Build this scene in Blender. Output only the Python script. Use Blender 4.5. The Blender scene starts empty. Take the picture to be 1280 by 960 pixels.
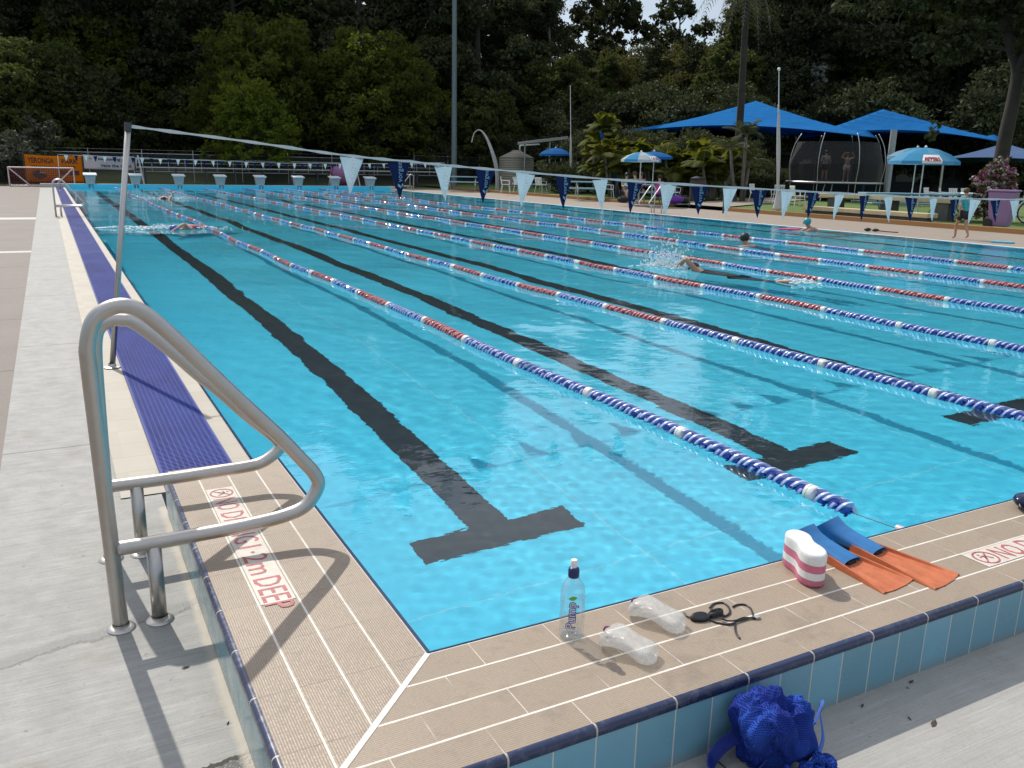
import bpy, bmesh, math, random
import numpy as np
from mathutils import Vector, Matrix
R_ = math.radians
rnd = random.Random(7)
C = bpy.context.scene.collection
SC = bpy.context.scene

# ------------------------------------------------------------------ camera
CAMP = Vector((-0.8164, -1.9893, 1.5362))
YAW, PITCH, ROLL, FPX = 0.4928953, 0.2494493, 0.0208135, 1064.4574
_f = Vector((math.sin(YAW)*math.cos(PITCH), math.cos(YAW)*math.cos(PITCH), -math.sin(PITCH)))
_r = Vector((math.cos(YAW), -math.sin(YAW), 0))
_u = _r.cross(_f)
RT = math.cos(ROLL)*_r + math.sin(ROLL)*_u
UP = -math.sin(ROLL)*_r + math.cos(ROLL)*_u
cam_d = bpy.data.cameras.new('camera'); cam = bpy.data.objects.new('camera', cam_d); C.objects.link(cam)
cam_d.sensor_width = 36; cam_d.lens = FPX/1280*36; cam_d.clip_start = 0.05; cam_d.clip_end = 3000
cam.matrix_world = Matrix(((RT.x, UP.x, -_f.x, CAMP.x), (RT.y, UP.y, -_f.y, CAMP.y), (RT.z, UP.z, -_f.z, CAMP.z), (0,0,0,1)))
SC.camera = cam

# ------------------------------------------------------------------ sky, sun, exposure
SUN_EL, SUN_AZ = R_(47), R_(-6)          # azimuth from +Y towards +X
SUN_STRENGTH, SKY_STRENGTH, EXPOSURE = 3.4, 0.125, 0.12
w = bpy.data.worlds.new('World'); SC.world = w; w.use_nodes = True
nt = w.node_tree; nt.nodes.clear()
wo = nt.nodes.new('ShaderNodeOutputWorld'); bg = nt.nodes.new('ShaderNodeBackground')
sky = nt.nodes.new('ShaderNodeTexSky'); sky.sky_type = 'NISHITA'; sky.sun_disc = False
sky.sun_elevation = SUN_EL; sky.sun_rotation = SUN_AZ
sky.air_density = 1.0; sky.dust_density = 1.6; sky.ozone_density = 1.5
tc = nt.nodes.new('ShaderNodeTexCoord'); mp = nt.nodes.new('ShaderNodeMapping'); mp.inputs['Scale'].default_value = (1.4, 1.4, 3.2)
nz = nt.nodes.new('ShaderNodeTexNoise'); nz.inputs['Scale'].default_value = 2.2; nz.inputs['Detail'].default_value = 9; nz.inputs['Roughness'].default_value = 0.58
cr = nt.nodes.new('ShaderNodeValToRGB'); cr.color_ramp.elements[0].position = 0.40; cr.color_ramp.elements[1].position = 0.60
mx = nt.nodes.new('ShaderNodeMix'); mx.data_type = 'RGBA'
cl = nt.nodes.new('ShaderNodeValToRGB'); cl.color_ramp.elements[0].position = .12; cl.color_ramp.elements[0].color = (3.7, 4.0, 4.5, 1); cl.color_ramp.elements[1].position = .65; cl.color_ramp.elements[1].color = (7.8, 8.2, 8.8, 1)      # grey clouds low down, whiter overhead, in the sky texture's own units
sx_ = nt.nodes.new('ShaderNodeSeparateXYZ'); nt.links.new(tc.outputs['Generated'], sx_.inputs[0]); nt.links.new(sx_.outputs[2], cl.inputs[0])
nt.links.new(tc.outputs['Generated'], mp.inputs[0]); nt.links.new(mp.outputs[0], nz.inputs['Vector']); nt.links.new(nz.outputs[0], cr.inputs[0])
nt.links.new(cr.outputs[0], mx.inputs[0]); nt.links.new(sky.outputs[0], mx.inputs[6]); nt.links.new(cl.outputs[0], mx.inputs[7])
nt.links.new(mx.outputs[2], bg.inputs[0]); nt.links.new(bg.outputs[0], wo.inputs[0]); bg.inputs[1].default_value = SKY_STRENGTH
sd = bpy.data.lights.new('sun', 'SUN'); so = bpy.data.objects.new('sun', sd); C.objects.link(so)
sd.energy = SUN_STRENGTH; sd.angle = R_(0.53); sd.color = (1.0, 0.955, 0.88)
sundir = Vector((math.sin(SUN_AZ)*math.cos(SUN_EL), math.cos(SUN_AZ)*math.cos(SUN_EL), math.sin(SUN_EL)))
so.rotation_euler = sundir.to_track_quat('Z', 'Y').to_euler(); so.location = (0, 0, 60)
sd.cycles.is_caustics_light = True
SC.view_settings.view_transform = 'Standard'; SC.view_settings.look = 'None'
SC.view_settings.exposure = EXPOSURE; SC.view_settings.gamma = 1.0; SC.view_settings.use_curve_mapping = False
SC.cycles.use_denoising = True
SC.cycles.max_bounces = 10; SC.cycles.transmission_bounces = 8; SC.cycles.transparent_max_bounces = 24
SC.cycles.diffuse_bounces = 3; SC.cycles.glossy_bounces = 4
SC.cycles.sample_clamp_indirect = 8; SC.cycles.caustics_reflective = False; SC.cycles.caustics_refractive = True
SC.cycles.blur_glossy = 0.5

# ------------------------------------------------------------------ helpers
def project(P):
    d = Vector(P)-CAMP; return (640+FPX*d.dot(RT)/d.dot(_f), 480-FPX*d.dot(UP)/d.dot(_f), d.dot(_f))
def _ray(px, py): return _f + RT*((px-640)/FPX) - UP*((py-480)/FPX)
def gz(px, py, z=0.0):
    d = _ray(px, py); return CAMP + d*((z-CAMP.z)/d.z)
def gd(px, py, dist):
    d = _ray(px, py); return CAMP + d*(dist/math.hypot(d.x, d.y))
def gy(px, py, y):
    d = _ray(px, py); return CAMP + d*((y-CAMP.y)/d.y)

class NT:
    """small wrapper to wire shader nodes"""
    def __init__(s, name):
        s.m = bpy.data.materials.new(name); s.m.use_nodes = True; s.t = s.m.node_tree; s.t.nodes.clear()
        s.out = s.n('ShaderNodeOutputMaterial'); s.p = None; s._o = None
    def n(s, t, **k):
        x = s.t.nodes.new(t)
        for a, b in k.items(): setattr(x, a, b)
        return x
    def set(s, sock, v):
        if hasattr(v, 'is_output'): s.t.links.new(v, sock)
        elif isinstance(v, (tuple, list)) and len(v) == 3 and sock.type == 'RGBA': sock.default_value = (*v, 1)
        else: sock.default_value = v
    def pr(s, color=(.5,.5,.5), rough=.5, metal=0., **k):
        p = s.n('ShaderNodeBsdfPrincipled'); s.p = p
        s.set(p.inputs['Base Color'], color); s.set(p.inputs['Roughness'], rough); s.set(p.inputs['Metallic'], metal)
        for a, b in k.items(): s.set(p.inputs[a.replace('_', ' ')], b)
        s.t.links.new(p.outputs[0], s.out.inputs[0]); return s
    def co(s, kind='Object'):
        if s._o is None: s._o = s.n('ShaderNodeTexCoord')
        return s._o.outputs[kind]
    def xyz(s, v=None):
        x = s.n('ShaderNodeSeparateXYZ'); s.set(x.inputs[0], v or s.co()); return x.outputs
    def ma(s, op, a, b=0., c=0., clamp=False):
        x = s.n('ShaderNodeMath', operation=op, use_clamp=clamp); s.set(x.inputs[0], a); s.set(x.inputs[1], b)
        if op in ('MULTIPLY_ADD', 'SMOOTH_MIN', 'COMPARE', 'PINGPONG'): s.set(x.inputs[2], c)
        return x.outputs[0]
    def noise(s, scale, detail=4, rough=.5, v=None, dist=0.):
        x = s.n('ShaderNodeTexNoise'); s.set(x.inputs['Vector'], v or s.co()); x.inputs['Scale'].default_value = scale
        x.inputs['Detail'].default_value = detail; x.inputs['Roughness'].default_value = rough; x.inputs['Distortion'].default_value = dist
        return x.outputs[0]
    def map(s, scale=(1,1,1), loc=(0,0,0), rot=(0,0,0), v=None):
        x = s.n('ShaderNodeMapping'); s.set(x.inputs[0], v or s.co()); x.inputs['Scale'].default_value = scale
        x.inputs['Location'].default_value = loc; x.inputs['Rotation'].default_value = rot; return x.outputs[0]
    def ramp(s, f, stops):
        x = s.n('ShaderNodeValToRGB'); s.set(x.inputs[0], f); e = x.color_ramp.elements
        while len(e) < len(stops): e.new(0.5)
        for i, (p, c) in enumerate(stops):
            e[i].position = p; e[i].color = (*c, 1) if len(c) == 3 else c
        return x.outputs[0]
    def rr(s, f, a, b, lo, hi):
        x = s.n('ShaderNodeMapRange'); s.set(x.inputs[0], f)
        for i, v in enumerate((a, b, lo, hi)): s.set(x.inputs[i+1], v)
        return x.outputs[0]
    def mix(s, f, a, b, mode='MIX'):
        x = s.n('ShaderNodeMix', data_type='RGBA', blend_type=mode); s.set(x.inputs[0], f); s.set(x.inputs[6], a); s.set(x.inputs[7], b)
        return x.outputs[2]
    def white(s, v):
        x = s.n('ShaderNodeTexWhiteNoise', noise_dimensions='3D'); s.set(x.inputs[0], v); return x.outputs[0]
    def vec(s, a, b, c):
        x = s.n('ShaderNodeCombineXYZ'); s.set(x.inputs[0], a); s.set(x.inputs[1], b); s.set(x.inputs[2], c); return x.outputs[0]
    def bump(s, h, strength=.3, dist=.01):
        x = s.n('ShaderNodeBump'); s.set(x.inputs['Height'], h); x.inputs['Strength'].default_value = strength; x.inputs['Distance'].default_value = dist
        s.set(s.p.inputs['Normal'], x.outputs[0]); return s

def simple(name, color, rough=.5, metal=0., var=0.12, scale=8., bump=0., **k):
    t = NT(name); n = t.noise(scale, 5, .6)
    dark = tuple(c*(1-var) for c in color); light = tuple(min(1, c*(1+var)) for c in color)
    t.pr(t.ramp(n, [(.3, dark), (.7, light)]), t.rr(n, .3, .7, max(0, rough-.06), min(1, rough+.06)), metal, **k)
    if bump: t.bump(t.noise(scale*4, 4, .6), bump, .01)
    return t.m

def obj(name, data, parent=None, mat=None, **props):
    o = bpy.data.objects.new(name, data); C.objects.link(o)
    if mat is not None and data is not None: data.materials.append(mat)
    if parent is not None: o.parent = parent
    for k, v in props.items(): o[k] = v
    return o
def tag(o, label=None, cat=None, group=None, kind=None):
    if label: o['label'] = label
    if cat: o['category'] = cat
    if group: o['group'] = group
    if kind: o['kind'] = kind
    return o
def thing(name, label, cat, loc=(0,0,0), rz=0., group=None):
    o = bpy.data.objects.new(name, None); C.objects.link(o); o.location = loc; o.rotation_euler = (0, 0, rz); o.empty_display_size = .1
    return tag(o, label, cat, group)

class MB:
    """collects shapes, then links them as ONE mesh object"""
    def __init__(s): s.v = []; s.f = []; s.mi = []; s.cur = 0
    def add(s, vs, fs):
        b = len(s.v); s.v += [tuple(v) for v in vs]; s.f += [tuple(b+i for i in f) for f in fs]; s.mi += [s.cur]*len(fs); return s
    def box(s, a, b, M=None):
        x0, y0, z0 = a; x1, y1, z1 = b
        vs = [Vector(p) for p in ((x0,y0,z0),(x1,y0,z0),(x1,y1,z0),(x0,y1,z0),(x0,y0,z1),(x1,y0,z1),(x1,y1,z1),(x0,y1,z1))]
        if M is not None: vs = [M @ v for v in vs]
        return s.add(vs, [(0,3,2,1),(4,5,6,7),(0,1,5,4),(1,2,6,5),(2,3,7,6),(3,0,4,7)])
    def tube(s, pts, r, n=12, cap=True, ry=None):
        pts = [Vector(p) for p in pts]; rs = r if isinstance(r, (list, tuple)) else [r]*len(pts)
        vs = []; fs = []; t0 = None; nrm = None
        for i, p in enumerate(pts):
            a = pts[max(i-1, 0)]; b = pts[min(i+1, len(pts)-1)]; t = (b-a)
            t = t.normalized() if t.length > 1e-9 else Vector((0,0,1))
            if nrm is None:
                h = Vector((0,0,1)) if abs(t.z) < .9 else Vector((1,0,0)); nrm = (h - t*h.dot(t)).normalized()
            else:
                nrm = (nrm - t*nrm.dot(t)); nrm = nrm.normalized() if nrm.length > 1e-6 else t.orthogonal().normalized()
            bn = t.cross(nrm)
            for k in range(n):
                an = 2*math.pi*k/n; vs.append(p + nrm*math.cos(an)*rs[i] + bn*math.sin(an)*rs[i]*(ry or 1))
        for i in range(len(pts)-1):
            for k in range(n): fs.append((i*n+k, i*n+(k+1)%n, (i+1)*n+(k+1)%n, (i+1)*n+k))
        if cap: fs.append(tuple(range(n))[::-1]); fs.append(tuple((len(pts)-1)*n+k for k in range(n)))
        return s.add(vs, fs)
    def lathe(s, prof, n=24, M=None, cap=True):
        vs = []; fs = []
        for r, z in prof:
            for k in range(n):
                a = 2*math.pi*k/n; v = Vector((r*math.cos(a), r*math.sin(a), z)); vs.append(M @ v if M is not None else v)
        for i in range(len(prof)-1):
            for k in range(n): fs.append((i*n+k, i*n+(k+1)%n, (i+1)*n+(k+1)%n, (i+1)*n+k))
        if cap:
            if prof[0][0] > 1e-6: fs.append(tuple(range(n))[::-1])
            if prof[-1][0] > 1e-6: fs.append(tuple((len(prof)-1)*n+k for k in range(n)))
        return s.add(vs, fs)
    def prism(s, poly, z0, z1, M=None):
        n = len(poly); vs = [Vector((x, y, z0)) for x, y in poly]+[Vector((x, y, z1)) for x, y in poly]
        if M is not None: vs = [M @ v for v in vs]
        fs = [tuple(range(n))[::-1], tuple(n+i for i in range(n))]+[(i, (i+1) % n, n+(i+1) % n, n+i) for i in range(n)]
        return s.add(vs, fs)
    def ball(s, c, r, n=12, m=8, sc=(1,1,1), M=None):
        c = Vector(c); vs = []; fs = []
        for i in range(m+1):
            th = math.pi*i/m
            for k in range(n):
                ph = 2*math.pi*k/n; v = Vector((math.sin(th)*math.cos(ph)*sc[0], math.sin(th)*math.sin(ph)*sc[1], math.cos(th)*sc[2]))*r
                if M is not None: v = M @ v
                vs.append(c+v)
        for i in range(m):
            for k in range(n): fs.append((i*n+k, (i+1)*n+k, (i+1)*n+(k+1)%n, i*n+(k+1)%n))
        return s.add(vs, fs)
    def mesh(s, name, mats, smooth=False, weld=False):
        me = bpy.data.meshes.new(name); me.from_pydata(s.v, [], s.f)
        for m in (mats if isinstance(mats, (list, tuple)) else [mats]): me.materials.append(m)
        if any(s.mi): me.polygons.foreach_set('material_index', s.mi)
        if weld or smooth:
            bm = bmesh.new(); bm.from_mesh(me)
            bmesh.ops.remove_doubles(bm, verts=bm.verts, dist=1e-5)
            bmesh.ops.recalc_face_normals(bm, faces=bm.faces)
            bm.to_mesh(me); bm.free()
        if smooth: me.shade_smooth() if hasattr(me, 'shade_smooth') else None
        if smooth is not False and smooth is not True:
            me.set_sharp_from_angle(angle=smooth)
        me.update(); return me
    def build(s, name, mats, parent=None, smooth=False, weld=False, bevel=0., seg=2):
        me = s.mesh(name, mats, smooth, weld or bevel > 0)
        o = obj(name, me, parent)
        if bevel:
            b = o.modifiers.new('bevel', 'BEVEL'); b.width = bevel; b.segments = seg; b.limit_method = 'ANGLE'; b.angle_limit = R_(40); b.harden_normals = False
        return o
def copy_tree(o, parent=None):
    c = o.copy(); C.objects.link(c); c.parent = parent
    for ch in o.children:
        copy_tree(ch, c)
    return c
def bez(pts, n=8):
    """Catmull-Rom through points"""
    P = [Vector(p) for p in pts]; out = []
    for i in range(len(P)-1):
        a = P[max(i-1, 0)]; b = P[i]; c = P[i+1]; d = P[min(i+2, len(P)-1)]
        for k in range(n):
            t = k/n; out.append(.5*((2*b)+(c-a)*t+(2*a-5*b+4*c-d)*t*t+(3*b-a-3*c+d)*t*t*t))
    out.append(P[-1]); return out
def rounded(pts, rad, n=6):
    """polyline with rounded corners"""
    P = [Vector(p) for p in pts]; rr = rad if isinstance(rad, (list, tuple)) else [rad]*len(P); out = [P[0]]
    for i in range(1, len(P)-1):
        a = (P[i-1]-P[i]); b = (P[i+1]-P[i]); r = min(rr[i], a.length*.49, b.length*.49)
        s0 = P[i]+a.normalized()*r; s1 = P[i]+b.normalized()*r
        for k in range(n+1):
            t = k/n; out.append(s0*(1-t)**2+P[i]*2*t*(1-t)+s1*t*t)
    out.append(P[-1]); return out
# ------------------------------------------------------------------ dimensions
HC = 0.2015          # top of the raised coping above the water
DK = 0.012           # deck level beside the pool
PW, PL = 18.25, 50.21
DEPTH = 1.12
CW = 0.488           # coping width
X0, LW = 0.1208, 2.25
YE = 1.85            # far end of the raised left coping
LANES = [X0+LW*(i+.5) for i in range(8)]

# ------------------------------------------------------------------ setting materials
def m_tiles(name, axis):
    """beige ribbed coping tiles; axis = 0 when rows run along x, 1 along y"""
    t = NT(name); X, Y, Z = t.xyz(); u, v = (X, Y) if axis == 0 else (Y, X)      # u along the row, v across
    L = .2475; W = CW/4
    va = t.ma('DIVIDE', v, W); row = t.ma('FLOOR', va); fv = t.ma('FRACT', va)
    us = t.ma('ADD', t.ma('DIVIDE', u, L), t.ma('MULTIPLY', t.ma('FLOORED_MODULO', row, 2.), .5 if axis == 0 else 0.0)); 
    tile = t.ma('FLOOR', us); fu = t.ma('FRACT', us)
    dv = t.ma('MULTIPLY', t.ma('MINIMUM', fv, t.ma('SUBTRACT', 1., fv)), W); du = t.ma('MULTIPLY', t.ma('MINIMUM', fu, t.ma('SUBTRACT', 1., fu)), L)
    wob = t.ma('MULTIPLY', t.ma('SUBTRACT', t.noise(60, 3), .5), .0022)
    gv = t.ma('LESS_THAN', t.ma('ADD', dv, wob), .0034); gu = t.ma('LESS_THAN', t.ma('ADD', du, wob), .0013)
    ribs = t.ma('SINE', t.ma('MULTIPLY', v, 2*math.pi/.0068))
    rnd_t = t.white(t.vec(tile, row, 3.))
    big = t.noise(5, 5, .6); fine = t.noise(130, 4, .65); stain = t.noise(17, 5, .7)
    c = t.mix(big, (.345, .262, .185), (.44, .348, .255)); c = t.mix(t.rr(rnd_t, 0, 1, .0, .55), c, (.335, .262, .190))
    c = t.mix(t.rr(fine, .35, .75, .0, .45), c, (.24, .19, .15)); c = t.mix(t.rr(ribs, -1, -.1, .6, 0.), c, (.19, .15, .115))
    c = t.mix(t.rr(stain, .54, .72, 0, .6), c, (.23, .185, .145)); dmp = t.rr(t.noise(2.3, 5, .7), .60, .68, 0, .38); c = t.mix(dmp, c, (.20, .155, .115))
    grim = t.rr(t.noise(9, 4), .35, .65, 0., .6)
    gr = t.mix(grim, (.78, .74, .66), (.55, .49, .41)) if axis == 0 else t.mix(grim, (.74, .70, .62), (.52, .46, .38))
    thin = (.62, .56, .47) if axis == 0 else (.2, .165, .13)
    thn = t.mix(t.rr(t.noise(7, 3), .42, .6, 0, 1), thin, (.28, .22, .17))
    c = t.mix(gu, c, thn); c = t.mix(gv, c, gr)
    t.pr(c, t.ma('SUBTRACT', t.rr(fine, .3, .7, .42, .68), t.ma('MULTIPLY', dmp, .35)))
    g = t.ma('MAXIMUM', gv, gu); h = t.ma('ADD', t.ma('MULTIPLY', t.ma('SUBTRACT', 1., g), t.ma('MULTIPLY', ribs, .35)), t.ma('MULTIPLY', g, -1.2))
    h = t.ma('ADD', h, t.ma('MULTIPLY', fine, .6)); t.bump(h, .55, .0012)
    return t.m
def m_face(name, axis, col, pitch=.12375, joint=(.55, .56, .52)):
    t = NT(name); X, Y, Z = t.xyz(); u = (X, Y)[axis]; us = t.ma('DIVIDE', u, pitch); fu = t.ma('FRACT', us)
    du = t.ma('MULTIPLY', t.ma('MINIMUM', fu, t.ma('SUBTRACT', 1., fu)), pitch); g = t.ma('LESS_THAN', du, .0021)
    rt = t.white(t.vec(t.ma('FLOOR', us), 1., 2.)); n = t.noise(9, 5, .6)
    c = t.mix(rt, tuple(a*.86 for a in col), tuple(min(1, a*1.12) for a in col)); c = t.mix(t.rr(n, .4, .75, 0, .35), c, tuple(a*.7+.05 for a in col))
    dirt = t.rr(t.ma('ADD', Z, t.ma('MULTIPLY', n, .04)), .015, .06, .55, 0)
    c = t.mix(dirt, c, (.25, .23, .18)); c = t.mix(g, c, joint)
    t.pr(c, t.rr(n, .3, .7, .12, .3)); t.bump(t.ma('MULTIPLY', g, -1.), .6, .002); return t.m
def m_concrete(name, base, axis_deg=0., brush=.35, joints=None, wet=False):
    t = NT(name); X, Y, Z = t.xyz()
    big = t.noise(1.6, 7, .68); mid = t.noise(9, 7, .72); fine = t.noise(130, 5, .75); patch = t.noise(2.6, 6, .7, v=t.map((1, 1.6, 1), loc=(5, 2, 0)))
    br = t.noise(1, 3, .6, v=t.map((5, 230, 1), rot=(0, 0, R_(axis_deg)))); br2 = t.noise(1, 4, .7, v=t.map((1.5, 38, 1), rot=(0, 0, R_(axis_deg))))
    S = lambda k: tuple(min(1, x*k) for x in base)
    c = t.mix(t.rr(big, .3, .72, 0, 1), S(.90), S(1.07)); c = t.mix(t.rr(mid, .45, .85, 0, .38), c, S(.68)); c = t.mix(t.rr(br, .32, .62, brush, 0), c, S(.50)); c = t.mix(t.rr(br2, .40, .62, brush*.8, 0), c, S(.66)); c = t.mix(t.rr(fine, .52, .78, 0, .6), c, S(.5))
    c = t.mix(t.rr(patch, .56, .74, 0, .5), c, (base[0]*.60, base[1]*.53, base[2]*.42)); spots = t.noise(34, 2, .4); c = t.mix(t.rr(spots, .70, .76, 0, .55), c, S(.38))
    h = t.ma('ADD', t.ma('MULTIPLY', br, 1.0), t.ma('MULTIPLY', fine, .7)); ro = t.rr(mid, .3, .7, .6, .85)
    if joints:
        for ax, val in joints:
            dd = t.ma('ABSOLUTE', t.ma('SUBTRACT', t.ma('ADD', (X, Y)[ax], t.ma('MULTIPLY', t.ma('SUBTRACT', t.noise(30, 3), .5), .006)), val)); g = t.ma('LESS_THAN', dd, .0032)
            c = t.mix(t.rr(dd, .0, .03, .35, 0), c, S(.6)); c = t.mix(g, c, (.06, .05, .04)); h = t.ma('SUBTRACT', h, t.ma('MULTIPLY', g, 1.5))
    if wet:
        # damp cracked seam running past the handrail feet, and a rough patched corner nearer the camera
        lin = t.ma('SUBTRACT', Y, t.ma('MULTIPLY_ADD', X, .26, 1.075)); wv_ = t.ma('ADD', lin, t.ma('MULTIPLY', t.ma('SUBTRACT', t.noise(7, 5, .65), .5), .16)); da = t.ma('ABSOLUTE', wv_)
        near = t.ma('MULTIPLY', t.rr(t.ma('SUBTRACT', X, -1.25), 0, .1, 0, 1), t.ma('LESS_THAN', Y, 1.25))
        seam = t.ma('MULTIPLY', t.rr(da, .003, .012, .5, 0), near); damp = t.ma('MULTIPLY', t.rr(t.ma('ABSOLUTE', t.ma('SUBTRACT', wv_, .035)), .02, .075, .8, 0), near)
        c = t.mix(damp, c, S(.62)); c = t.mix(seam, c, (.07, .06, .05)); ro = t.ma('SUBTRACT', ro, t.ma('MULTIPLY', damp, .42))
        grav = t.noise(95, 4, .8); h = t.ma('ADD', h, t.ma('MULTIPLY', t.ma('MULTIPLY', damp, grav), 5.)); h = t.ma('SUBTRACT', h, t.ma('MULTIPLY', seam, 3.))
        pe = t.ma('ADD', t.ma('ADD', Y, t.ma('MULTIPLY', X, -.15)), t.ma('MULTIPLY', t.ma('SUBTRACT', t.noise(9, 4, .6), .5), .10)); pm = t.ma('MULTIPLY', t.rr(pe, .135, .150, 1, 0), t.ma('GREATER_THAN', t.ma('ADD', X, t.ma('MULTIPLY', t.noise(6, 3), .15)), -.60))
        vor = t.n('ShaderNodeTexVoronoi'); vor.inputs['Scale'].default_value = 120; t.set(vor.inputs['Vector'], t.co()); c = t.mix(t.ma('MULTIPLY', pm, .8), c, t.ramp(vor.outputs['Distance'], [(.15, S(.75)), (.5, S(.22))])); h = t.ma('ADD', h, t.ma('MULTIPLY', pm, t.ma('MULTIPLY', vor.outputs['Distance'], -2.5)))
        edge = t.ma('MULTIPLY', t.ma('LESS_THAN', t.ma('ABSOLUTE', t.ma('SUBTRACT', pe, .143)), .008), t.ma('GREATER_THAN', X, -.66)); c = t.mix(edge, c, (.05, .045, .03))
        gp = t.rr(t.ma('ADD', t.ma('SUBTRACT', -.488, X), t.ma('MULTIPLY', t.noise(22, 4), -.03)), .0, .02, .9, 0); gp = t.ma('MULTIPLY', gp, t.ma('LESS_THAN', Y, 1.95)); c = t.mix(gp, c, (.50, .44, .36))
    t.pr(c, ro); t.bump(h, .42, .003); return t
M_tile_x = m_tiles('ribbed_tile_front', 0); M_tile_y = m_tiles('ribbed_tile_side', 1)
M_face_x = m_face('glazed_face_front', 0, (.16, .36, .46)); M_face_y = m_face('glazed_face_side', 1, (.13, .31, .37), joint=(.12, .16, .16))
def m_nosing(name, axis, col=(.022, .032, .075)):
    t = NT(name); X, Y, Z = t.xyz(); us = t.ma('DIVIDE', (X, Y)[axis], .2475); fu = t.ma('FRACT', us); du = t.ma('MULTIPLY', t.ma('MINIMUM', fu, t.ma('SUBTRACT', 1., fu)), .2475)
    g = t.ma('LESS_THAN', du, .0026); n = t.noise(40, 4, .6); rt = t.white(t.vec(t.ma('FLOOR', us), 5., 2.))
    c = t.mix(rt, col, tuple(a*1.5 for a in col)); c = t.mix(t.rr(n, .5, .75, 0, .4), c, (.16, .17, .22)); c = t.mix(g, c, (.5, .46, .38))
    t.pr(c, t.rr(n, .3, .7, .16, .34)); t.bump(t.ma('MULTIPLY', g, -1.), .5, .002); return t.m
M_nose_x = m_nosing('navy_nosing_front', 0); M_nose_y = m_nosing('navy_nosing_side', 1)
M_grout = simple('white_grout', (.72, .69, .63), .8, var=.15, scale=40, bump=.2)

def m_pool(name, kind):
    t = NT(name); X, Y, Z = t.xyz(); n = t.noise(.7, 5, .6); f = t.noise(14, 4, .6)
    c = t.mix(n, (.07, .65, .88), (.11, .73, .93)); c = t.mix(t.rr(f, .5, .8, 0, .3), c, (.045, .46, .70))
    if kind == 'floor':
        # pale expansion joints in the painted floor
        for ax, val in ((1, 1.42), (1, 12.6), (1, 25.1), (1, 37.6), (0, LANES[0]+.62), (0, 4.6), (0, 9.1), (0, 13.6)):
            dd = t.ma('ABSOLUTE', t.ma('SUBTRACT', (X, Y)[ax], val)); c = t.mix(t.ma('MULTIPLY', t.ma('LESS_THAN', dd, .007), .42), c, (.4, .80, .88))
        blots = t.noise(1.1, 4, .75, v=t.map((2.2, .8, 1))); c = t.mix(t.rr(blots, .60, .70, 0, .28), c, (.035, .38, .60))
    t.pr(c, .75); return t.m
M_pfloor = m_pool('painted_pool_floor', 'floor'); M_pwall = m_pool('painted_pool_wall', 'wall')
M_line = simple('dark_lane_paint', (.028, .036, .045), .8, var=.25, scale=3)

def m_water():
    t = NT('pool_water'); b = t.n('ShaderNodeBsdfPrincipled'); t.p = b
    t.set(b.inputs['Base Color'], (.86, .975, 1.0)); b.inputs['Roughness'].default_value = 0.0; b.inputs['IOR'].default_value = 1.33
    b.inputs['Transmission Weight'].default_value = 1.0
    n = t.noise(1, 3, .55, v=t.map((5.5, 9, 1), rot=(0, 0, R_(18)))); n2 = t.noise(1, 2, .5, v=t.map((19, 26, 1), rot=(0, 0, R_(-30))))
    t.bump(t.ma('ADD', n, t.ma('MULTIPLY', n2, .18)), .15, .012)
    t.t.links.new(b.outputs[0], t.out.inputs[0]); return t.m
M_water = m_water()

# ------------------------------------------------------------------ ground, deck, lawn
def sheet(name, x0, y0, x1, y1, z, m, nx=1, ny=1, kind='structure'):
    mb = MB(); mb.add([(x0,y0,z),(x1,y0,z),(x1,y1,z),(x0,y1,z)], [(0,1,2,3)]); o = mb.build(name, m); o['kind'] = kind; return o
def m_grass(name, a, b):
    t = NT(name); n = t.noise(.35, 5, .6); f = t.noise(25, 5, .7)
    c = t.mix(t.rr(n, .35, .7, 0, 1), a, b); c = t.mix(t.rr(f, .4, .75, 0, .6), c, tuple(x*.45 for x in a)); t.pr(c, .9); t.bump(f, .6, .05); return t.m
M_ground = m_grass('dry_ground_grass', (.055, .065, .02), (.09, .08, .035)); M_lawn = m_grass('mown_lawn', (.085, .15, .022), (.13, .19, .035))
M_conc = m_concrete('brushed_concrete', (.395, .385, .355), 3., .5, joints=[(1, 3.05), (1, 6.05), (1, 9.05), (1, 12.05), (1, 15.05)], wet=True).m
M_conc_f = m_concrete('apron_concrete', (.42, .405, .37), 20., .35, joints=[(0, .62)]).m
M_conc2 = m_concrete('far_deck_concrete', (.33, .27, .215), 2., .2).m
t = NT('brown_paving'); X, Y, Z = t.xyz(); n = t.noise(1.2, 5, .6); f = t.noise(40, 4, .7)
fr = t.ma('FRACT', t.ma('DIVIDE', t.ma('ADD', Y, 1.9), 2.35)); g = t.ma('LESS_THAN', fr, .006); band = t.ma('COMPARE', Y, 23.6, .42)
c = t.mix(n, (.185, .158, .134), (.265, .23, .197)); c = t.mix(t.rr(f, .4, .8, 0, .5), c, (.15, .11, .09)); c = t.mix(g, c, (.07, .055, .045)); c = t.mix(t.ma('COMPARE', Y, 14.5, .14), c, (.55, .53, .48)); c = t.mix(band, c, (.55, .53, .48))
t.pr(c, .8); t.bump(f, .3, .004); M_brown = t.m
t = NT('beige_edge_tile'); X, Y, Z = t.xyz(); n = t.noise(3, 5, .6); fr = t.ma('FRACT', t.ma('DIVIDE', Y, .2475)); g = t.ma('LESS_THAN', fr, .012); rt = t.white(t.vec(t.ma('FLOOR', t.ma('DIVIDE', Y, .2475)), t.ma('FLOOR', t.ma('DIVIDE', X, .12)), 1.))
c = t.mix(n, (.36, .32, .25), (.45, .41, .33)); c = t.mix(t.rr(rt, 0, 1, 0, .4), c, (.31, .27, .21)); c = t.mix(g, c, (.22, .19, .15)); t.pr(c, .6); t.bump(t.noise(80, 3), .2, .002); M_beige = t.m

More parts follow.
